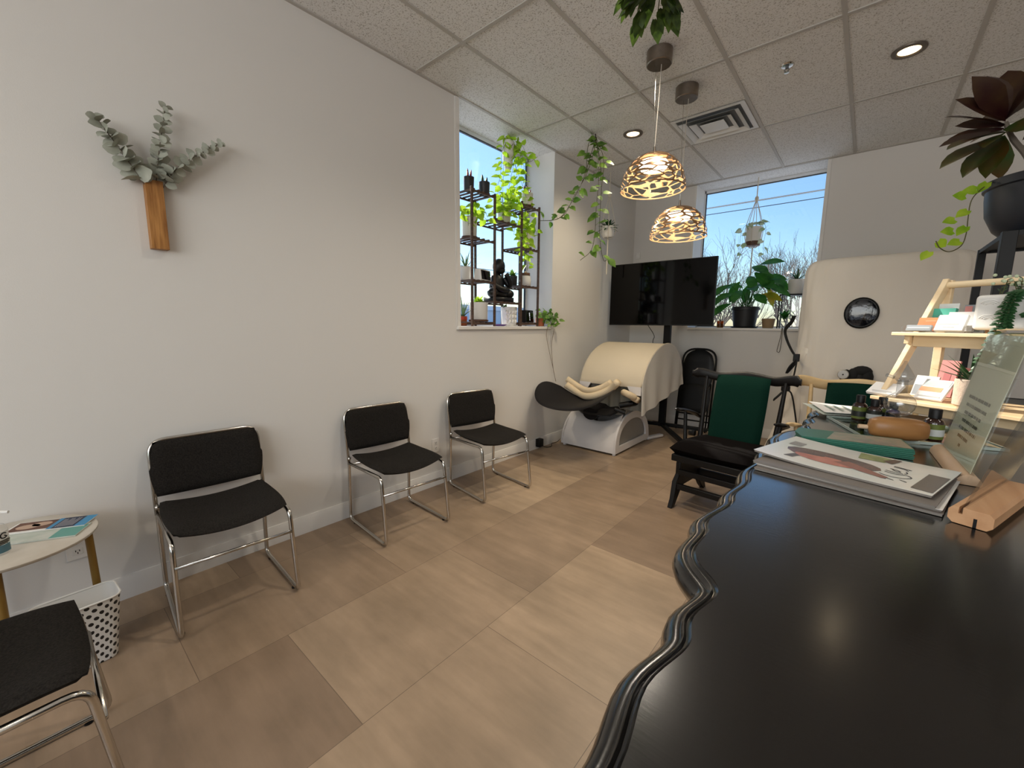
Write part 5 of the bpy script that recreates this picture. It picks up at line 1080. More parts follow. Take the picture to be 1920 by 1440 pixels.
# ------------------------------------------------------------------ plant shelf in the left window
t = thing('plant_shelf', 'dark brown tiered plant shelf standing on the sill of the left window', 'plant shelf', (-0.18, 3.04, SILL))
XF, XB = -0.052, -0.302; LY, RY = (2.565, 2.850), (3.235, 3.512); PT = 2.505
LV = {'L': (1.345, 1.712, 2.070, 2.462), 'R': (1.345, 1.712, 2.080, 2.480), 'M': (1.540, 2.272)}
for ys in (LY, RY):
    for y in ys:
        for x in (XF, XB): MB().bb(x - 0.010, x + 0.010, y - 0.009, y + 0.009, SILL + 0.001, PT - (0.03 if ys is LY else 0.005)).build('post', BROWNSH, t, bevel=0.002)
def tier(y0, y1, z):
    m = MB().bb(XF - 0.007, XF + 0.007, y0, y1, z - 0.024, z - 0.010).bb(XB - 0.007, XB + 0.007, y0, y1, z - 0.024, z - 0.010)
    n = 5
    for i in range(n):
        y = y0 + 0.018 + (y1 - y0 - 0.036) * i / (n - 1); w = 0.018 if i not in (0, n - 1) else 0.026; m.bb(XB - 0.008, XF + 0.008, y - w / 2, y + w / 2, z - 0.010, z)
    m.build('slatted_tier', BROWNSH, t, smooth=0)
for z in LV['L']: tier(LY[0], LY[1], z)
for z in LV['R']: tier(RY[0], RY[1], z)
for z in LV['M']: tier(LY[1], RY[0], z)

def pot_parts(t, c, r, h, body, saucer=None, taper=0.92, ribs=False):
    c = V(c); e = 0.0
    if saucer is not None:
        MB().lathe([(0.001, 0), (r * 0.98, 0), (r * 1.08, 0.006), (r * 1.08, 0.018), (r * 0.9, 0.020), (0.001, 0.020)], c, 28).build('saucer', saucer, t); e = 0.018
    b = c + V((0, 0, e)); hh = h - e
    m = MB().lathe([(0.001, 0.002), (r * taper * 0.96, 0.002), (r * taper, 0.006), (r, hh), (r * 0.93, hh), (r * 0.91, hh - 0.012), (0.001, hh - 0.013)], b, 32)
    m.build('pot', body, t)
    MB().lathe([(0.001, hh - 0.012), (r * 0.90, hh - 0.011), (r * 0.90, hh - 0.008), (0.001, hh - 0.006)], b, 20).build('soil', SOIL, t)
    return b + V((0, 0, hh - 0.008))
def pothos(t, vines, seed, L=0.055, material=None, gap=0.045, bias=(0.35, -0.5, 0.1), stem_r=0.0016, hang=0.5):
    rnd = random.Random(seed); ms, ml = MB(), MB(); bias = V(bias)
    for vn in vines:
        pts = spline(vn, 8); ms.tube(pts, stem_r, 5); acc = gap * 0.5; sd = 1
        for i in range(1, len(pts)):
            acc += (pts[i] - pts[i - 1]).length
            if acc > gap:
                acc -= gap * rnd.uniform(0.8, 1.25); tg = (pts[i] - pts[i - 1]).normalized()
                side = tg.cross(V((0.5, -0.6, 0.3))).normalized() * sd; sd = -sd
                d = side * rnd.uniform(0.5, 1.0) + bias * rnd.uniform(0.2, 0.8) + V((rnd.uniform(-.3, .3), rnd.uniform(-.3, .3), rnd.uniform(-.2, .5)))
                d.normalize(); st = pts[i] + d * rnd.uniform(0.012, 0.030); ms.tube([pts[i], st], stem_r * 0.6, 4)
                d2 = (d * 0.8 + V((0, 0, -hang * rnd.uniform(0.4, 1.6)))).normalized(); s_ = L * rnd.uniform(0.7, 1.2)
                ml.leaf(st, d2, V((0.6, -0.6, 0.5)) + V((rnd.uniform(-.5, .5), rnd.uniform(-.5, .5), rnd.uniform(-.3, .5))), s_, s_ * 0.86, 'heart', rnd.uniform(0, .35), rnd.uniform(0.05, 0.3))
    ms.build('vines', STEM, t, recalc=False); ml.build('leaves', material or POTHOS, t, recalc=False)
def rosette(t, c, n, L, W, kind, material, spread=0.9, seed=1, up=0.3, name='leaves', fold=0.3):
    rnd = random.Random(seed); m = MB()
    for i in range(n):
        a = i * 2.399 + rnd.uniform(-.3, .3); e = up + (1.35 - up) * (i / max(1, n - 1)) ** 1.0; d = V((math.cos(a) * math.cos(e) * spread, math.sin(a) * math.cos(e) * spread, math.sin(e)))
        m.leaf(V(c) + V((math.cos(a), math.sin(a), 0)) * 0.006, d, (0, 0, 1), L * rnd.uniform(0.7, 1.15), W, kind, 0.1 + 0.2 * (1 - i / n), fold)
    m.build(name, material, t, recalc=False)
def spikes(t, c, specs, material, name='succulent'):
    m = MB()
    for dx, dy, h, r in specs:
        b = V(c) + V((dx, dy, -0.004)); m.tube([b, b + V((dx * 0.1, dy * 0.1, h * 0.5)), b + V((dx * 0.25, dy * 0.25, h * 0.85)), b + V((dx * 0.3, dy * 0.3, h))], [r, r * 0.95, r * 0.55, 0.001], 8)
    m.build(name, material, t, smooth=2)
def potted(name, lb, c, r, h, body, saucer=None, cat='potted plant', group=None, taper=0.92):
    t = thing(name, lb, cat, c, group=group); return t, pot_parts(t, c, r, h, body, saucer, taper)
sx = -0.17
zL, zR, zM = LV['L'], LV['R'], LV['M']
t, p = potted('succulent_pot', 'black pot with pointed red succulent at the top left of the shelf', (-0.150, 2.625, zL[3] + 0.001), 0.046, 0.115, POTC, group='plants on the window shelf')
spikes(t, p, ((-0.012, 0.0, 0.09, 0.010), (0.012, 0.010, 0.075, 0.009), (0.005, -0.016, 0.055, 0.008), (-0.004, 0.020, 0.04, 0.012)), REDL)
t, p = potted('succulent_pot', 'black pot with two dark green spikes, second along the top of the shelf', (-0.130, 2.795, zL[3] + 0.001), 0.050, 0.110, POTC, group='plants on the window shelf')
spikes(t, p, ((0.0, -0.020, 0.075, 0.012), (0.005, 0.022, 0.065, 0.011), (-0.02, 0.0, 0.04, 0.010)), DKGREEN)
t, p = potted('pothos_pot', 'white pot of yellow-green pothos on the second left tier under the two black pots', (-0.170, 2.650, zL[2] + 0.001), 0.068, 0.185, POTW, SAUCER, group='plants on the window shelf')
rnd = random.Random(3)
pothos(t, [[p, p + V((0.03, -0.05, 0.06)), p + V((0.07, -0.085, 0.02)), p + V((0.085, -0.095, -0.09))], [p, p + V((0.03, 0.06, 0.09)), p + V((0.05, 0.12, 0.10)), p + V((0.06, 0.17, 0.03))], [p, p + V((0.02, 0.03, 0.10)), p + V((0.03, 0.08, 0.16))], [p, p + V((0.06, 0.05, 0.04)), p + V((0.09, 0.12, 0.0)), p + V((0.10, 0.14, -0.05))]], 11, 0.072, gap=0.034)
t, p = potted('aloe_pot', 'grey-white pot with thin aloe leaves on the third left tier, behind the left window edge', (-0.215, 2.640, zL[1] + 0.001), 0.058, 0.120, POTW, None, group='plants on the window shelf', taper=0.8)
rosette(t, p, 16, 0.17, 0.016, 'spike', ALOE, 0.8, 4, 0.25)
t, p = potted('leafy_pot', 'white pot with brown base and bright leaf tufts on the bottom left tier', (-0.150, 2.740, zL[0] + 0.001), 0.085, 0.175, POTW, SAUCER, group='plants on the window shelf', taper=0.98)
rosette(t, p, 26, 0.075, 0.055, 'heart', POTHOS, 1.0, 6, 0.1)
t, p = potted('aloe_pot', 'small aloe in a red-banded pot on the sill behind the left window edge', (-0.255, 2.640, SILL + 0.001), 0.040, 0.090, TERRA, None, group='plants on the window shelf')
rosette(t, p, 10, 0.20, 0.018, 'spike', ALOE, 0.8, 8, 0.5)
m = MB().lathe([(0.0412, SILL + 0.058), (0.0412, SILL + 0.082)], (-0.255, 2.640, 0), 24, cap=False); m.build('red_band', mat('red_band', '#b8402c', 0.6), t)
t, p = potted('pothos_pot', 'white pot of pothos on the upper middle tier', (-0.190, 3.130, zM[1] + 0.001), 0.068, 0.180, POTW, SAUCER, group='plants on the window shelf')
pothos(t, [[p, p + V((0.05, -0.08, 0.05)), p + V((0.09, -0.12, -0.05)), p + V((0.10, -0.12, -0.16))], [p, p + V((0.02, -0.08, 0.10)), p + V((0.04, -0.17, 0.06)), p + V((0.05, -0.19, -0.03))], [p, p + V((0.04, 0.05, 0.09)), p + V((0.06, 0.10, 0.04))], [p, p + V((0.07, -0.02, 0.0)), p + V((0.09, 0.0, -0.10))]], 12, 0.070, gap=0.030)
t, p = potted('succulent_pot', 'white and brown pot with a red spiky succulent on the top right tier', (-0.120, 3.395, zR[3] + 0.001), 0.060, 0.135, POTW, SAUCER, group='plants on the window shelf', taper=0.96)
spikes(t, p, ((-0.02, -0.015, 0.10, 0.010), (0.005, -0.005, 0.085, 0.010), (0.01, 0.03, 0.06, 0.009), (0.02, -0.03, 0.07, 0.009)), REDL)
t, p = potted('pothos_pot', 'white pot with trailing pothos on the second right tier', (-0.150, 3.400, zR[2] + 0.001), 0.072, 0.185, POTW, SAUCER, group='plants on the window shelf')
pothos(t, [[p, p + V((0.05, -0.08, 0.05)), p + V((0.10, -0.16, -0.02)), p + V((0.11, -0.18, -0.14))], [p, p + V((0.06, -0.04, 0.03)), p + V((0.10, -0.08, -0.12)), p + V((0.11, -0.10, -0.26)), p + V((0.11, -0.08, -0.40))], [p, p + V((0.04, -0.02, 0.09)), p + V((0.06, -0.10, 0.12))], [p, p + V((0.06, 0.06, 0.05)), p + V((0.10, 0.09, -0.04))], [p, p + V((0.02, -0.10, 0.07)), p + V((0.06, -0.22, 0.0)), p + V((0.07, -0.25, -0.08))]], 13, 0.066, gap=0.030)
t, p = potted('leafy_pot', 'small black pot with ivy leaves, left on the third right tier', (-0.185, 3.265, zR[1] + 0.001), 0.046, 0.095, POTC, None, group='plants on the window shelf')
rosette(t, p, 13, 0.08, 0.040, 'heart', POTHOSD, 0.9, 9, 0.5)
t = thing('lidded_jar', 'white jar with a brown lid on the third right tier', 'jar', (-0.110, 3.375, zR[1] + 0.001)); c = V((-0.110, 3.375, zR[1] + 0.001))
MB().lathe([(0.001, 0), (0.045, 0), (0.056, 0.012), (0.058, 0.06), (0.050, 0.098), (0.040, 0.104), (0.001, 0.104)], c, 28).build('jar_body', POTW, t); MB().lathe([(0.001, 0.104), (0.046, 0.104), (0.047, 0.126), (0.044, 0.130), (0.001, 0.130)], c, 28).build('lid', SAUCER, t); MB().lathe([(0.001, 0.130), (0.010, 0.130), (0.012, 0.143), (0.001, 0.148)], c, 14).build('knob', PINE, t)
def wedge(name, lb, cat, x, y, z, w, h, d, body, face, marks=None):
    t = thing(name, lb, cat, (x, y, z)); a = math.radians(15); Fw = frame((x, y, z), a)
    m = MB(); q = [Fw(-d / 2, -w / 2, 0), Fw(d / 2, -w / 2, 0), Fw(d / 2 - 0.012, -w / 2, h), Fw(-d / 2 + 0.02, -w / 2, h), Fw(-d / 2, w / 2, 0), Fw(d / 2, w / 2, 0), Fw(d / 2 - 0.012, w / 2, h), Fw(-d / 2 + 0.02, w / 2, h)]
    m.add(q, [(0, 1, 2, 3), (4, 7, 6, 5), (0, 4, 5, 1), (1, 5, 6, 2), (2, 6, 7, 3), (3, 7, 4, 0)]); m.build('housing', body, t, bevel=0.006, seg=3)
    P = lambda u, v, o: Fw(d / 2 - 0.012 * v / h + o, u, v)
    def pl(nm, u0, u1, v0, v1, o, mt):
        m = MB(); m.add([P(u0, v0, o), P(u1, v0, o), P(u1, v1, o), P(u0, v1, o)] + [P(u0, v0, o - .0006), P(u1, v0, o - .0006), P(u1, v1, o - .0006), P(u0, v1, o - .0006)], [(0, 1, 2, 3), (7, 6, 5, 4)] + [(i, (i + 1) % 4, 4 + (i + 1) % 4, 4 + i) for i in range(4)]); m.build(nm, mt, t, smooth=0)
    pl('face', -w / 2 + 0.010, w / 2 - 0.008, 0.010, h - 0.010, 0.0010, face)
    for nm, u0, u1, v0, v1, mt in (marks or []): pl(nm, u0, u1, v0, v1, 0.0018, mt)
wedge('digital_display', 'white tabletop display with a black screen beside the aloe on the third left tier', 'display', -0.115, 2.755, zL[1] + 0.001, 0.185, 0.100, 0.085, POTW, SCREEN)
GLOWW = mat('clock_digits', '#cfd6d8', 0.4, emit='#dfe8ee', estr=0.6)
wedge('digital_clock', 'black clock with a pale upright reading on the bottom right tier', 'clock', -0.110, 3.405, zR[0] + 0.001, 0.195, 0.125, 0.085, BLACKP, SCREEN, [('digit', -0.020, -0.004, 0.060, 0.100, GLOWW), ('digit', -0.016, -0.006, 0.040, 0.054, GLOWW), ('digit', -0.018, -0.006, 0.020, 0.034, GLOWW)])
t, p = potted('face_planter', 'white lumpy planter with a small plant under the middle of the shelf', (-0.165, 3.185, SILL + 0.001), 0.082, 0.190, POTW, None, group='plants on the window shelf', taper=0.9)
m = MB()
for a in (-1.15, -0.75, -0.35, 0.1):
    for zz in (0.05, 0.095, 0.14): m.ball((-0.165 + 0.080 * math.cos(a), 3.185 + 0.080 * math.sin(a), SILL + zz), (0.016, 0.016, 0.020), 10)
m.build('relief', POTW, t, smooth=2); rosette(t, p + V((0, -0.06, 0)), 9, 0.055, 0.035, 'heart', POTHOSD, 1.0, 15, -0.2)
t = thing('purple_dish', 'flat purple dish lying on the sill under the shelf', 'dish', (-0.11, 2.985, SILL + 0.001)); MB().lathe([(0.001, 0.002), (0.045, 0.001), (0.075, 0.018), (0.078, 0.020), (0.070, 0.019), (0.042, 0.008), (0.001, 0.008)], (-0.11, 2.985, SILL), 30).build('bowl', mat('purple_glaze', '#8b6bb0', 0.4), t)
# black seated figure
t = thing('seated_statue', 'black statue of a seated robed figure resting its head on one hand', 'statue', (-0.175, 3.035, zM[0] + 0.001)); b = V((-0.175, 3.035, zM[0] + 0.001))
m = MB(); m.box(b + V((0, 0.01, 0.022)), (0.17, 0.25, 0.042)).ball(b + V((0, 0, 0.075)), (0.085, 0.125, 0.05), 20).ball(b + V((0.03, -0.105, 0.085)), (0.055, 0.06, 0.045), 16).ball(b + V((0.03, 0.115, 0.080)), (0.055, 0.06, 0.045), 16)
m.build('base_and_robe', STATUE, t, smooth=2)
m = MB(); m.lathe([(0.080, 0.06), (0.085, 0.12), (0.083, 0.18), (0.072, 0.23), (0.040, 0.26), (0.030, 0.285)], b + V((0, -0.02, 0)), 20, 0.75, 1.0)
m.tube(spline([b + V((0.02, 0.055, 0.23)), b + V((0.06, 0.095, 0.16)), b + V((0.08, 0.075, 0.20)), b + V((0.07, 0.035, 0.265))], 6), [0.032] * 7 + [0.026] * 6 + [0.024] * 6, 12).tube(spline([b + V((0.01, -0.085, 0.23)), b + V((0.05, -0.105, 0.15)), b + V((0.09, -0.03, 0.11)), b + V((0.085, 0.04, 0.11))], 6), 0.028, 12)
m.build('body', STATUE, t, smooth=2)
m = MB(); m.ball(b + V((0.015, -0.010, 0.335)), (0.062, 0.060, 0.072), 20).ball(b + V((0.035, 0.0, 0.300)), (0.040, 0.042, 0.04), 14).ball(b + V((0.012, -0.072, 0.325)), (0.012, 0.010, 0.026), 10).ball(b + V((0.012, 0.052, 0.325)), (0.012, 0.010, 0.026), 10).ball(b + V((0.075, -0.004, 0.325)), (0.010, 0.010, 0.016), 10); m.build('head', STATUE, t, smooth=2)
# pot and trailing sprig on the right end of the sill
t, p = potted('trailing_pot', 'small terracotta pot with leaves spilling over the right end of the left sill', (-0.075, 3.590, SILL + 0.001), 0.048, 0.085, TERRA, None)
pothos(t, [[p, p + V((0.03, 0.04, 0.06)), p + V((0.085, 0.08, 0.06)), p + V((0.110, 0.11, -0.02)), p + V((0.112, 0.10, -0.08))], [p, p + V((0.04, -0.03, 0.05)), p + V((0.09, -0.05, 0.02))], [p, p + V((0.05, 0.06, 0.03)), p + V((0.11, 0.14, 0.01)), p + V((0.12, 0.17, -0.05))], [p, p + V((0.04, 0.02, 0.05)), p + V((0.105, 0.05, -0.03)), p + V((0.11, 0.05, -0.09))], [p, p + V((0.0, 0.02, 0.07)), p + V((0.03, 0.05, 0.09))]], 21, 0.050, POTHOSD, 0.024)
t = thing('string_pair', 'two thin pale strings hanging down the wall below the left window', 'string', (0.03, 3.65, 0.70))
for a in ([(0.045, 3.560, 1.29), (0.030, 3.57, 1.20), (0.024, 3.648, 1.005), (0.022, 3.714, 0.856), (0.022, 3.772, 0.703)], [(0.045, 3.690, 1.28), (0.03, 3.692, 1.22), (0.024, 3.674, 1.09), (0.022, 3.716, 0.856), (0.022, 3.776, 0.700)]): MB().tube(spline(a, 5), 0.0022, 6).build('string', mat('jute_string', '#6b5a49', 0.9), t)

# ------------------------------------------------------------------ hanging plants
def hanger(t, top, potc, r, h, n=4, low=None):
    top, c = V(top), V(potc); m = MB(); kn = top + (c + V((0, 0, h)) - top) * 0.42
    m.tube([top, kn], 0.006, 8)
    for k in range(n):
        a = 2 * math.pi * k / n + 0.5; e = V((math.cos(a), math.sin(a), 0)); m.tube(spline([kn, kn.lerp(c + V((0, 0, h)), 0.6) + e * r * 0.7, c + e * r * 1.06 + V((0, 0, h)), c + e * r * 1.06 + V((0, 0, h * 0.4)), c + e * r * 0.5 + V((0, 0, -0.012)), c + V((0, 0, -0.02))], 5), 0.0035, 6)
    if low: m.tube([c + V((0, 0, -0.02)), c + V((0, 0, -low))], 0.007, 8)
    m.build('rope_hanger', ROPE, t)
    MB().ball(kn, (0.022, 0.022, 0.03), 12).build('knot', ROPE, t, smooth=2)
t = thing('hanging_pothos', 'yellow-green pothos in a pale hanging basket at the top of the left window', 'hanging plant', (-0.13, 3.13, 2.72))
m = MB(); hk = V((-0.13, 3.135, CEIL)); m.tube([hk, hk + V((0, 0, -0.05))], 0.004, 6); m.build('ceiling_hook', BLACKM, t)
MB().lathe([(0.001, 2.76), (0.028, 2.765), (0.045, 2.82), (0.056, 2.92), (0.060, 3.01), (0.054, 3.015), (0.050, 2.95), (0.001, 2.93)], (-0.13, 3.115, 0), 22).build('hanging_pot', POTW, t)
m = MB()
for k in range(5):
    a = k * 1.256; m.tube([(-0.13 + 0.058 * math.cos(a), 3.115 + 0.058 * math.sin(a), 3.01), hk + V((0, 0, -0.04))], 0.003, 5)
    m.tube(spline([(-0.13 + (0.030 + 0.03 * q) * math.cos(a + 2.5 * q) * 1.05, 3.115 + (0.030 + 0.03 * q) * math.sin(a + 2.5 * q) * 1.05, 2.78 + 0.2 * q) for q in (0, 0.25, 0.5, 0.75, 1.0)], 4), 0.0025, 5)
m.build('cord_net', mat('grey_cord', '#6d675e', 0.9), t)
top = V((-0.12, 3.12, 3.0))
pothos(t, [[top, (-0.10, 3.05, 3.03), (-0.09, 2.995, 2.90), (-0.10, 2.975, 2.674), (-0.10, 2.939, 2.58)], [top, (-0.08, 3.145, 2.86), (-0.09, 3.087, 2.608), (-0.09, 3.051, 2.433), (-0.09, 2.94, 2.34)], [top, (-0.07, 3.20, 2.98), (-0.07, 3.283, 2.80), (-0.08, 3.26, 2.60), (-0.08, 3.144, 2.42)], [top, (-0.08, 3.22, 3.03), (-0.08, 3.31, 2.97), (-0.08, 3.37, 2.90), (-0.06, 3.479, 2.97)], [top, (-0.09, 3.201, 2.776), (-0.09, 3.344, 2.567), (-0.08, 3.392, 2.35), (-0.08, 3.29, 2.17), (-0.08, 3.297, 2.001)], [top, (-0.12, 3.06, 2.98), (-0.12, 3.04, 2.75), (-0.11, 3.02, 2.5), (-0.1, 3.0, 2.40)], [top, (-0.09, 3.16, 2.85), (-0.10, 3.22, 2.68), (-0.10, 3.18, 2.48), (-0.09, 3.21, 2.30)], [top, (-0.05, 3.18, 2.95), (-0.05, 3.22, 2.8)]], 31, 0.068, POTHOS, 0.042)
t = thing('ceiling_vine', 'long pothos vines hanging from the ceiling in front of the left wall corner', 'hanging plant', (0.51, 3.60, 1.9))
m = MB(); m.tube([(0.51, 3.61, CEIL), (0.51, 3.61, CEIL - 0.03), (0.52, 3.61, CEIL - 0.035)], 0.004, 6); m.build('ceiling_hook', BLACKM, t)
tp = V((0.515, 3.61, 3.045))
pothos(t, [[tp, (0.504, 3.586, 2.888), (0.471, 3.521, 2.691), (0.405, 3.427, 2.495), (0.363, 3.363, 2.347), (0.294, 3.293, 2.288), (0.19, 3.202, 2.277)], [tp, (0.546, 3.613, 2.839), (0.569, 3.59, 2.619), (0.576, 3.554, 2.399), (0.59, 3.519, 2.154), (0.578, 3.481, 2.007), (0.512, 3.408, 1.918)], [tp, (0.51, 3.512, 2.819), (0.477, 3.442, 2.601), (0.415, 3.352, 2.407), (0.359, 3.283, 2.295), (0.288, 3.217, 2.265)], [tp, (0.60, 3.617, 2.828), (0.61, 3.579, 2.585), (0.623, 3.544, 2.342), (0.634, 3.525, 2.197), (0.656, 3.517, 2.051), (0.692, 3.521, 1.916), (0.721, 3.548, 1.926)], [tp, (0.55, 3.56, 2.97), (0.58, 3.57, 2.85), (0.60, 3.58, 2.70)], [tp, (0.47, 3.57, 3.0), (0.46, 3.55, 2.88), (0.47, 3.54, 2.76)]], 32, 0.072, POTHOSD, 0.068, stem_r=0.0028)
t = thing('macrame_planter', 'small white pot of dark leaves in a rope hanger near the far left corner', 'hanging plant', (0.165, 4.59, 2.3)); c = V((0.165, 4.575, 2.345))
hanger(t, (0.165, 4.575, CEIL), c, 0.075, 0.125, 4, 0.42)
MB().lathe([(0.001, 0), (0.050, 0), (0.068, 0.02), (0.075, 0.125), (0.068, 0.125), (0.001, 0.115)], c, 26).build('pot', POTW, t)
rosette(t, c + V((0, 0, 0.11)), 34, 0.125, 0.032, 'oval', DKGREEN, 1.1, 33, -0.2)
t = thing('hanging_leaves', 'dark green lobed leaves hanging from the ceiling at the top edge', 'hanging plant', (1.98, 1.40, 2.27))
m, ms = MB(), MB(); rnd = random.Random(9); c = V((1.985, 1.405, 2.505))
MB().lathe([(0.001, 0), (0.075, 0), (0.105, 0.03), (0.125, 0.16), (0.117, 0.16), (0.001, 0.14)], c + V((0.0, 0.015, 0.02)), 28).build('hanging_pot', POTB, t)
mm = MB()
for k in range(3):
    a = k * 2.1; mm.tube([c + V((0.12 * math.cos(a), 0.015 + 0.12 * math.sin(a), 0.175)), (1.985, 1.42, CEIL)], 0.002, 5)
mm.build('hanger_wires', BLACKM, t)
for i in range(40):
    a = i * 2.4; r = rnd.uniform(0.02, 0.12); tp = c + V((math.cos(a) * r, 0.0 + math.sin(a) * r * 0.8, rnd.uniform(-0.17, -0.03))); b = c + V((math.cos(a) * 0.11, 0.015 + math.sin(a) * 0.11, 0.16))
    ms.tube(spline([b, b + V((math.cos(a) * 0.03, math.sin(a) * 0.03, 0.0)), tp], 4), 0.0018, 5)
    d = V((math.cos(a), math.sin(a), rnd.uniform(-1.0, -0.2)))
    for q, w in ((0, 1.0), (0.7, 0.7), (-0.7, 0.7)):
        dd = Matrix.Rotation(q, 3, 'Z') @ d; m.leaf(tp, dd, (0, -0.2, 1), 0.070 * w * rnd.uniform(0.8, 1.1), 0.048 * w, 'heart', 0.2, 0.15)
ms.build('stems', STEM, t, recalc=False); m.build('leaves', leafmat('dark_ivy_leaf', '#1f3312', '#536b2a', 0.3, 0.45, 40), t, recalc=False)

# ------------------------------------------------------------------ things in the far window
SB = SILL + 0.001
t, p = potted('peace_lily', 'big peace lily with broad drooping leaves in a black pot on the far sill', (1.430, 5.80, SB + 0.012), 0.150, 0.245, POTB, None, taper=0.80)
MB().lathe([(0.001, 0), (0.135, 0), (0.155, 0.012), (0.150, 0.014), (0.001, 0.010)], (1.430, 5.80, SB), 30).build('drip_tray', POTB, t)
MB().lathe([(0.150, 0.205), (0.160, 0.207), (0.160, 0.230), (0.150, 0.232)], (1.430, 5.80, SB + 0.012), 32, cap=False).build('pot_rim', POTB, t)
rnd = random.Random(17); ms, m, my = MB(), MB(), MB()
for i, (dx, dz, dy, L) in enumerate(((-0.27, 0.16, -0.06, .24), (-0.24, 0.30, -0.08, .23), (-0.20, 0.05, -0.10, .25), (-0.12, 0.34, -0.02, .22), (0.02, 0.40, -0.05, .22), (0.06, 0.52, -0.06, .24), (0.16, 0.54, -0.04, .24), (0.12, 0.44, -0.10, .26), (0.22, 0.36, -0.08, .24), (0.27, 0.28, -0.06, .25), (0.18, 0.28, -0.12, .24), (0.30, 0.38, -0.02, .24), (0.08, 0.24, -0.14, .20), (-0.06, 0.22, -0.12, .19), (0.14, 0.16, -0.13, .2), (-0.16, 0.18, -0.12, .22), (0.24, 0.16, -0.08, .2), (0.0, 0.30, 0.06, .2), (-0.10, 0.27, 0.06, .2), (0.10, 0.34, 0.05, .2), (0.2, 0.45, -0.1, .22))):
    b = p + V((dx * 0.15 + rnd.uniform(-.03, .03), rnd.uniform(-.05, .05), 0)); tp = p + V((dx * 0.72, dy, dz * 0.92)); ms.tube(spline([b, b.lerp(tp, 0.55) + V((0, 0, 0.04)), tp], 6), 0.0035, 6)
    d = V((dx * 1.2 + rnd.uniform(-.06, .06), dy - 0.06, rnd.uniform(-0.16, 0.05))); tgt = my if i == 16 else m; tgt.leaf(tp, d, V((0, -0.7, 0.8)), L * 1.12, 0.122, 'long', rnd.uniform(0.25, 0.55), 0.18, 6)
for i in range(14):
    b = p + V((rnd.uniform(-.06, .06), rnd.uniform(-.05, .05), 0)); ms.tube([b, b + V((rnd.uniform(-.10, .10), rnd.uniform(-.05, .03), rnd.uniform(.12, .24)))], 0.003, 5)
my.leaf(p + V((0.235, -0.06, 0.23)), (0.25, -0.1, -0.9), (0, -1, 0.1), 0.24, 0.075, 'long', 0.1, 0.2, 6)
ms.build('stems', GREENL, t, recalc=False); m.build('leaves', GREENL, t, recalc=False); my.build('yellowed_leaf', YELLOWL, t, recalc=False)
t = thing('amber_glass', 'amber glass tumbler on the far sill beside the television', 'glass', (1.165, 5.76, SB)); MB().lathe([(0.001, 0), (0.034, 0), (0.038, 0.004), (0.041, 0.085), (0.037, 0.085), (0.034, 0.010), (0.001, 0.010)], (1.165, 5.76, SB), 26).build('tumbler', mat('amber_tumbler', '#c2741a', 0.05, trans=0.85), t)
MB().lathe([(0.001, 0.011), (0.032, 0.011), (0.035, 0.05), (0.001, 0.05)], (1.165, 5.76, SB), 20).build('candle_wax', mat('dark_wax', '#4a2a10', 0.5), t)
MB().tube(spline([(1.165, 5.76, SB + 0.05), (1.160, 5.76, SB + 0.15), (1.15, 5.75, SB + 0.26)], 5), 0.004, 6).build('stick', BLACKM, t)
t = thing('tan_planter', 'empty tan ceramic pot on the far sill right of the peace lily', 'pot', (1.690, 5.77, SB)); MB().lathe([(0.001, 0), (0.052, 0), (0.056, 0.004), (0.072, 0.112), (0.066, 0.114), (0.060, 0.10), (0.001, 0.098)], (1.690, 5.77, SB), 28).build('pot', TANPOT, t); MB().lathe([(0.001, 0.098), (0.060, 0.099), (0.060, 0.101), (0.001, 0.104)], (1.690, 5.77, SB), 20).build('soil', SOIL, t)
t = thing('wire_plant_stand', 'black wire plant stand at the right end of the far sill', 'plant stand', (1.90, 5.84, SB))
for x in (1.785, 2.015):
    for y in (5.75, 5.93): MB().tube([(x, y, SB), (x, y, SB + 0.385)], 0.0065, 8).build('leg', BLACKM, t)
for z in (0.385,): MB().tube([(1.785, 5.75, SB + z), (2.015, 5.75, SB + z), (2.015, 5.93, SB + z), (1.785, 5.93, SB + z)], 0.0065, 8, closed=True).build('top_ring', BLACKM, t)
MB().bb(1.785, 2.015, 5.75, 5.93, SB + 0.380, SB + 0.386).build('top_plate', BLACKM, t, smooth=0)
t, p = potted('spiky_pot', 'white square-shouldered pot with dark spiky leaves on top of the wire stand', (1.925, 5.84, SB + 0.3925), 0.090, 0.165, POTW, None, taper=0.92)
rosette(t, p, 13, 0.17, 0.022, 'spike', DKGREEN, 1.1, 41, 0.35)
t, p = potted('leafy_pot', 'small leafy plant in a clear holder under the wire stand', (1.845, 5.80, SB), 0.040, 0.085, CLEAR, None)
rosette(t, p + V((0, 0, 0.04)), 20, 0.11, 0.055, 'heart', GREENL, 1.0, 42, 0.1); ms = MB().tube([p, p + V((0, 0, 0.05))], 0.004, 6); ms.build('stem', STEM, t)
t = thing('strap_loop', 'thin grey cord loop hanging over the front of the far sill', 'cord', (1.86, 5.62, 1.02)); MB().tube(spline([(1.85, 5.66, SB + 0.003), (1.853, 5.622, SB - 0.002), (1.848, 5.619, 1.20), (1.828, 5.622, 1.06), (1.838, 5.622, 1.035), (1.856, 5.622, 1.05), (1.862, 5.619, 1.20), (1.861, 5.622, SB - 0.002), (1.859, 5.66, SB + 0.003)], 5), 0.003, 6).build('cord', mat('grey_cord_loop', '#54504c', 0.8), t)
t = thing('macrame_planter', 'white and brown pot in a knotted hanger in front of the far window', 'hanging plant', (1.445, 5.83, 2.28)); c = V((1.440, 5.83, 2.290))
hanger(t, (1.440, 5.83, CEIL), c, 0.088, 0.215, 6, 0.36)
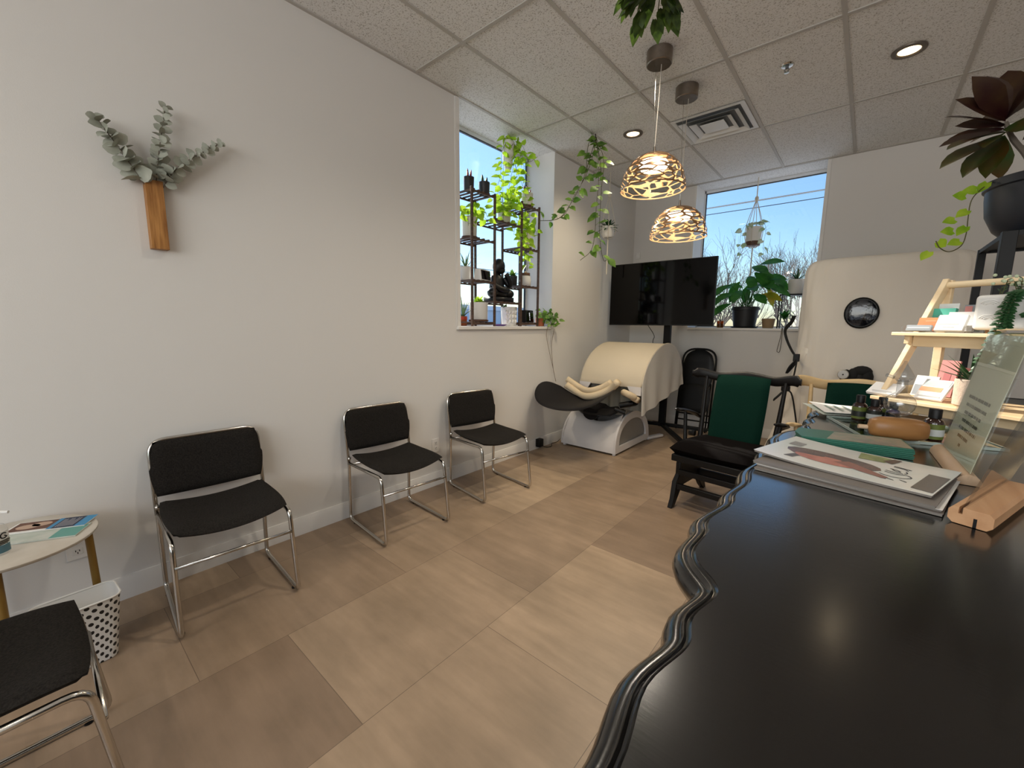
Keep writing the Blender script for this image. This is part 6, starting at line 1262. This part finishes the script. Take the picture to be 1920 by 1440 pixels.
MB().lathe([(0.001, 0), (0.076, 0), (0.082, 0.05), (0.001, 0.05)], c, 28).build('pot_base', SAUCER, t); MB().lathe([(0.001, 0.05), (0.083, 0.05), (0.088, 0.215), (0.080, 0.215), (0.001, 0.20)], c, 28).build('pot', POTW, t)
p = c + V((0, 0, 0.205)); pothos(t, [[p, p + V((-0.06, -0.04, 0.05)), p + V((-0.12, -0.05, -0.02)), p + V((-0.13, -0.05, -0.20)), p + V((-0.09, -0.05, -0.34))], [p, p + V((0.07, -0.03, 0.06)), p + V((0.13, -0.04, -0.02)), p + V((0.12, -0.04, -0.22)), p + V((0.14, -0.04, -0.40))], [p, p + V((0.05, -0.06, 0.05)), p + V((0.13, -0.08, 0.02))], [p, p + V((-0.03, -0.07, 0.05)), p + V((-0.08, -0.10, 0.02))]], 43, 0.075, leafmat('variegated_leaf', '#8fae7a', '#d5dcc4', 0.35), 0.075)

# ------------------------------------------------------------------ outside
SNOW = mat('pale_ground', '#c9ccd0', 0.9, var=0.08, vscale=0.6)
g = struct('ground_outside', MB().bb(-70, 70, -40, 90, -0.40, -0.30), SNOW, smooth=0)
def bare_tree(x, y, h, seed, lb):
    rnd = random.Random(seed); t = thing('bare_tree', lb, 'tree', (x, y, -0.30), group='bare trees outside the far window'); tr, br = MB(), MB()
    def grow(p, d, L, r, lev):
        q = p + d * L; mid = p.lerp(q, 0.5) + V((rnd.uniform(-1, 1), rnd.uniform(-1, 1), rnd.uniform(-.5, 1))) * L * 0.05
        (tr if lev == 0 else br).tube([p, mid, q], [r, r * 0.85, r * 0.68], 6 if lev < 2 else 3)
        if lev >= 5 or L < 0.12: return
        for k in range(rnd.choice((2, 3, 3))):
            a = rnd.uniform(0, 6.28); s_ = rnd.uniform(0.28, 0.62); e = d.cross(V((math.cos(a), math.sin(a), 0.3))).normalized(); grow(p.lerp(q, rnd.uniform(0.6, 1.0)), (d + e * s_ + V((0, 0, 0.14))).normalized(), L * rnd.uniform(0.62, 0.86), r * 0.60, lev + 1)
    for k in range(5):
        a = k * 1.26 + rnd.uniform(-.3, .3); grow(V((x, y, -0.32)), V((math.cos(a) * 0.33, math.sin(a) * 0.33, 1)).normalized(), h * 0.27, 0.045, 0)
    tr.build('trunks', BARK, t, smooth=1); br.build('branches', BARK, t, smooth=0, recalc=False)
bare_tree(-1.9, 15.5, 5.9, 1, 'bare shrubby tree outside the far window, behind the lower hanging lamp')
bare_tree(0.5, 18.0, 6.0, 2, 'bare tree outside the far window, directly behind the peace lily')
bare_tree(1.3, 14.5, 5.2, 3, 'bare tree outside the far window, nearest its right side')
bare_tree(-0.6, 13.5, 4.0, 5, 'low bare shrub outside the far window just above the television')
for k, (z, sag, lb) in enumerate(((5.03, 0.10, 'upper overhead wire crossing the sky in the far window'), (4.78, 0.08, 'lower overhead wire crossing the sky in the far window'))):
    solo('outside_wire', MB().tube([(-9 + 18 * i / 24, 14.2 - 0.2 * k, z - sag * (1 - (i / 12 - 1) ** 2)) for i in range(25)], 0.010, 6), mat('wire_rubber', '#23262b', 0.7), lb, 'wire', group='overhead wires')
for k, (z, lb) in enumerate(((3.30, 'upper overhead wire seen low in the left window'), (2.95, 'lower overhead wire seen low in the left window'))):
    solo('outside_wire', MB().tube([(-9.0 - 0.4 * k, 2 + 30 * i / 20, z + 0.02 * i) for i in range(21)], 0.014, 6), mat('pale_wire', '#5c6b7c', 0.7), lb, 'wire', group='overhead wires')
# long low building across the road, seen through the left window
t = thing('building', 'pale low building far outside the left window', 'building', (-24, 34, -0.3))
MB().bb(-27, -21, 12, 60, -0.3, 2.4).build('walls', mat('pale_siding', '#b9c6d4', 0.8), t, smooth=0); MB().bb(-27.3, -20.7, 11.7, 60.3, 2.4, 2.75).build('roof', mat('snowy_roof', '#d5dbe2', 0.8), t, smooth=0)
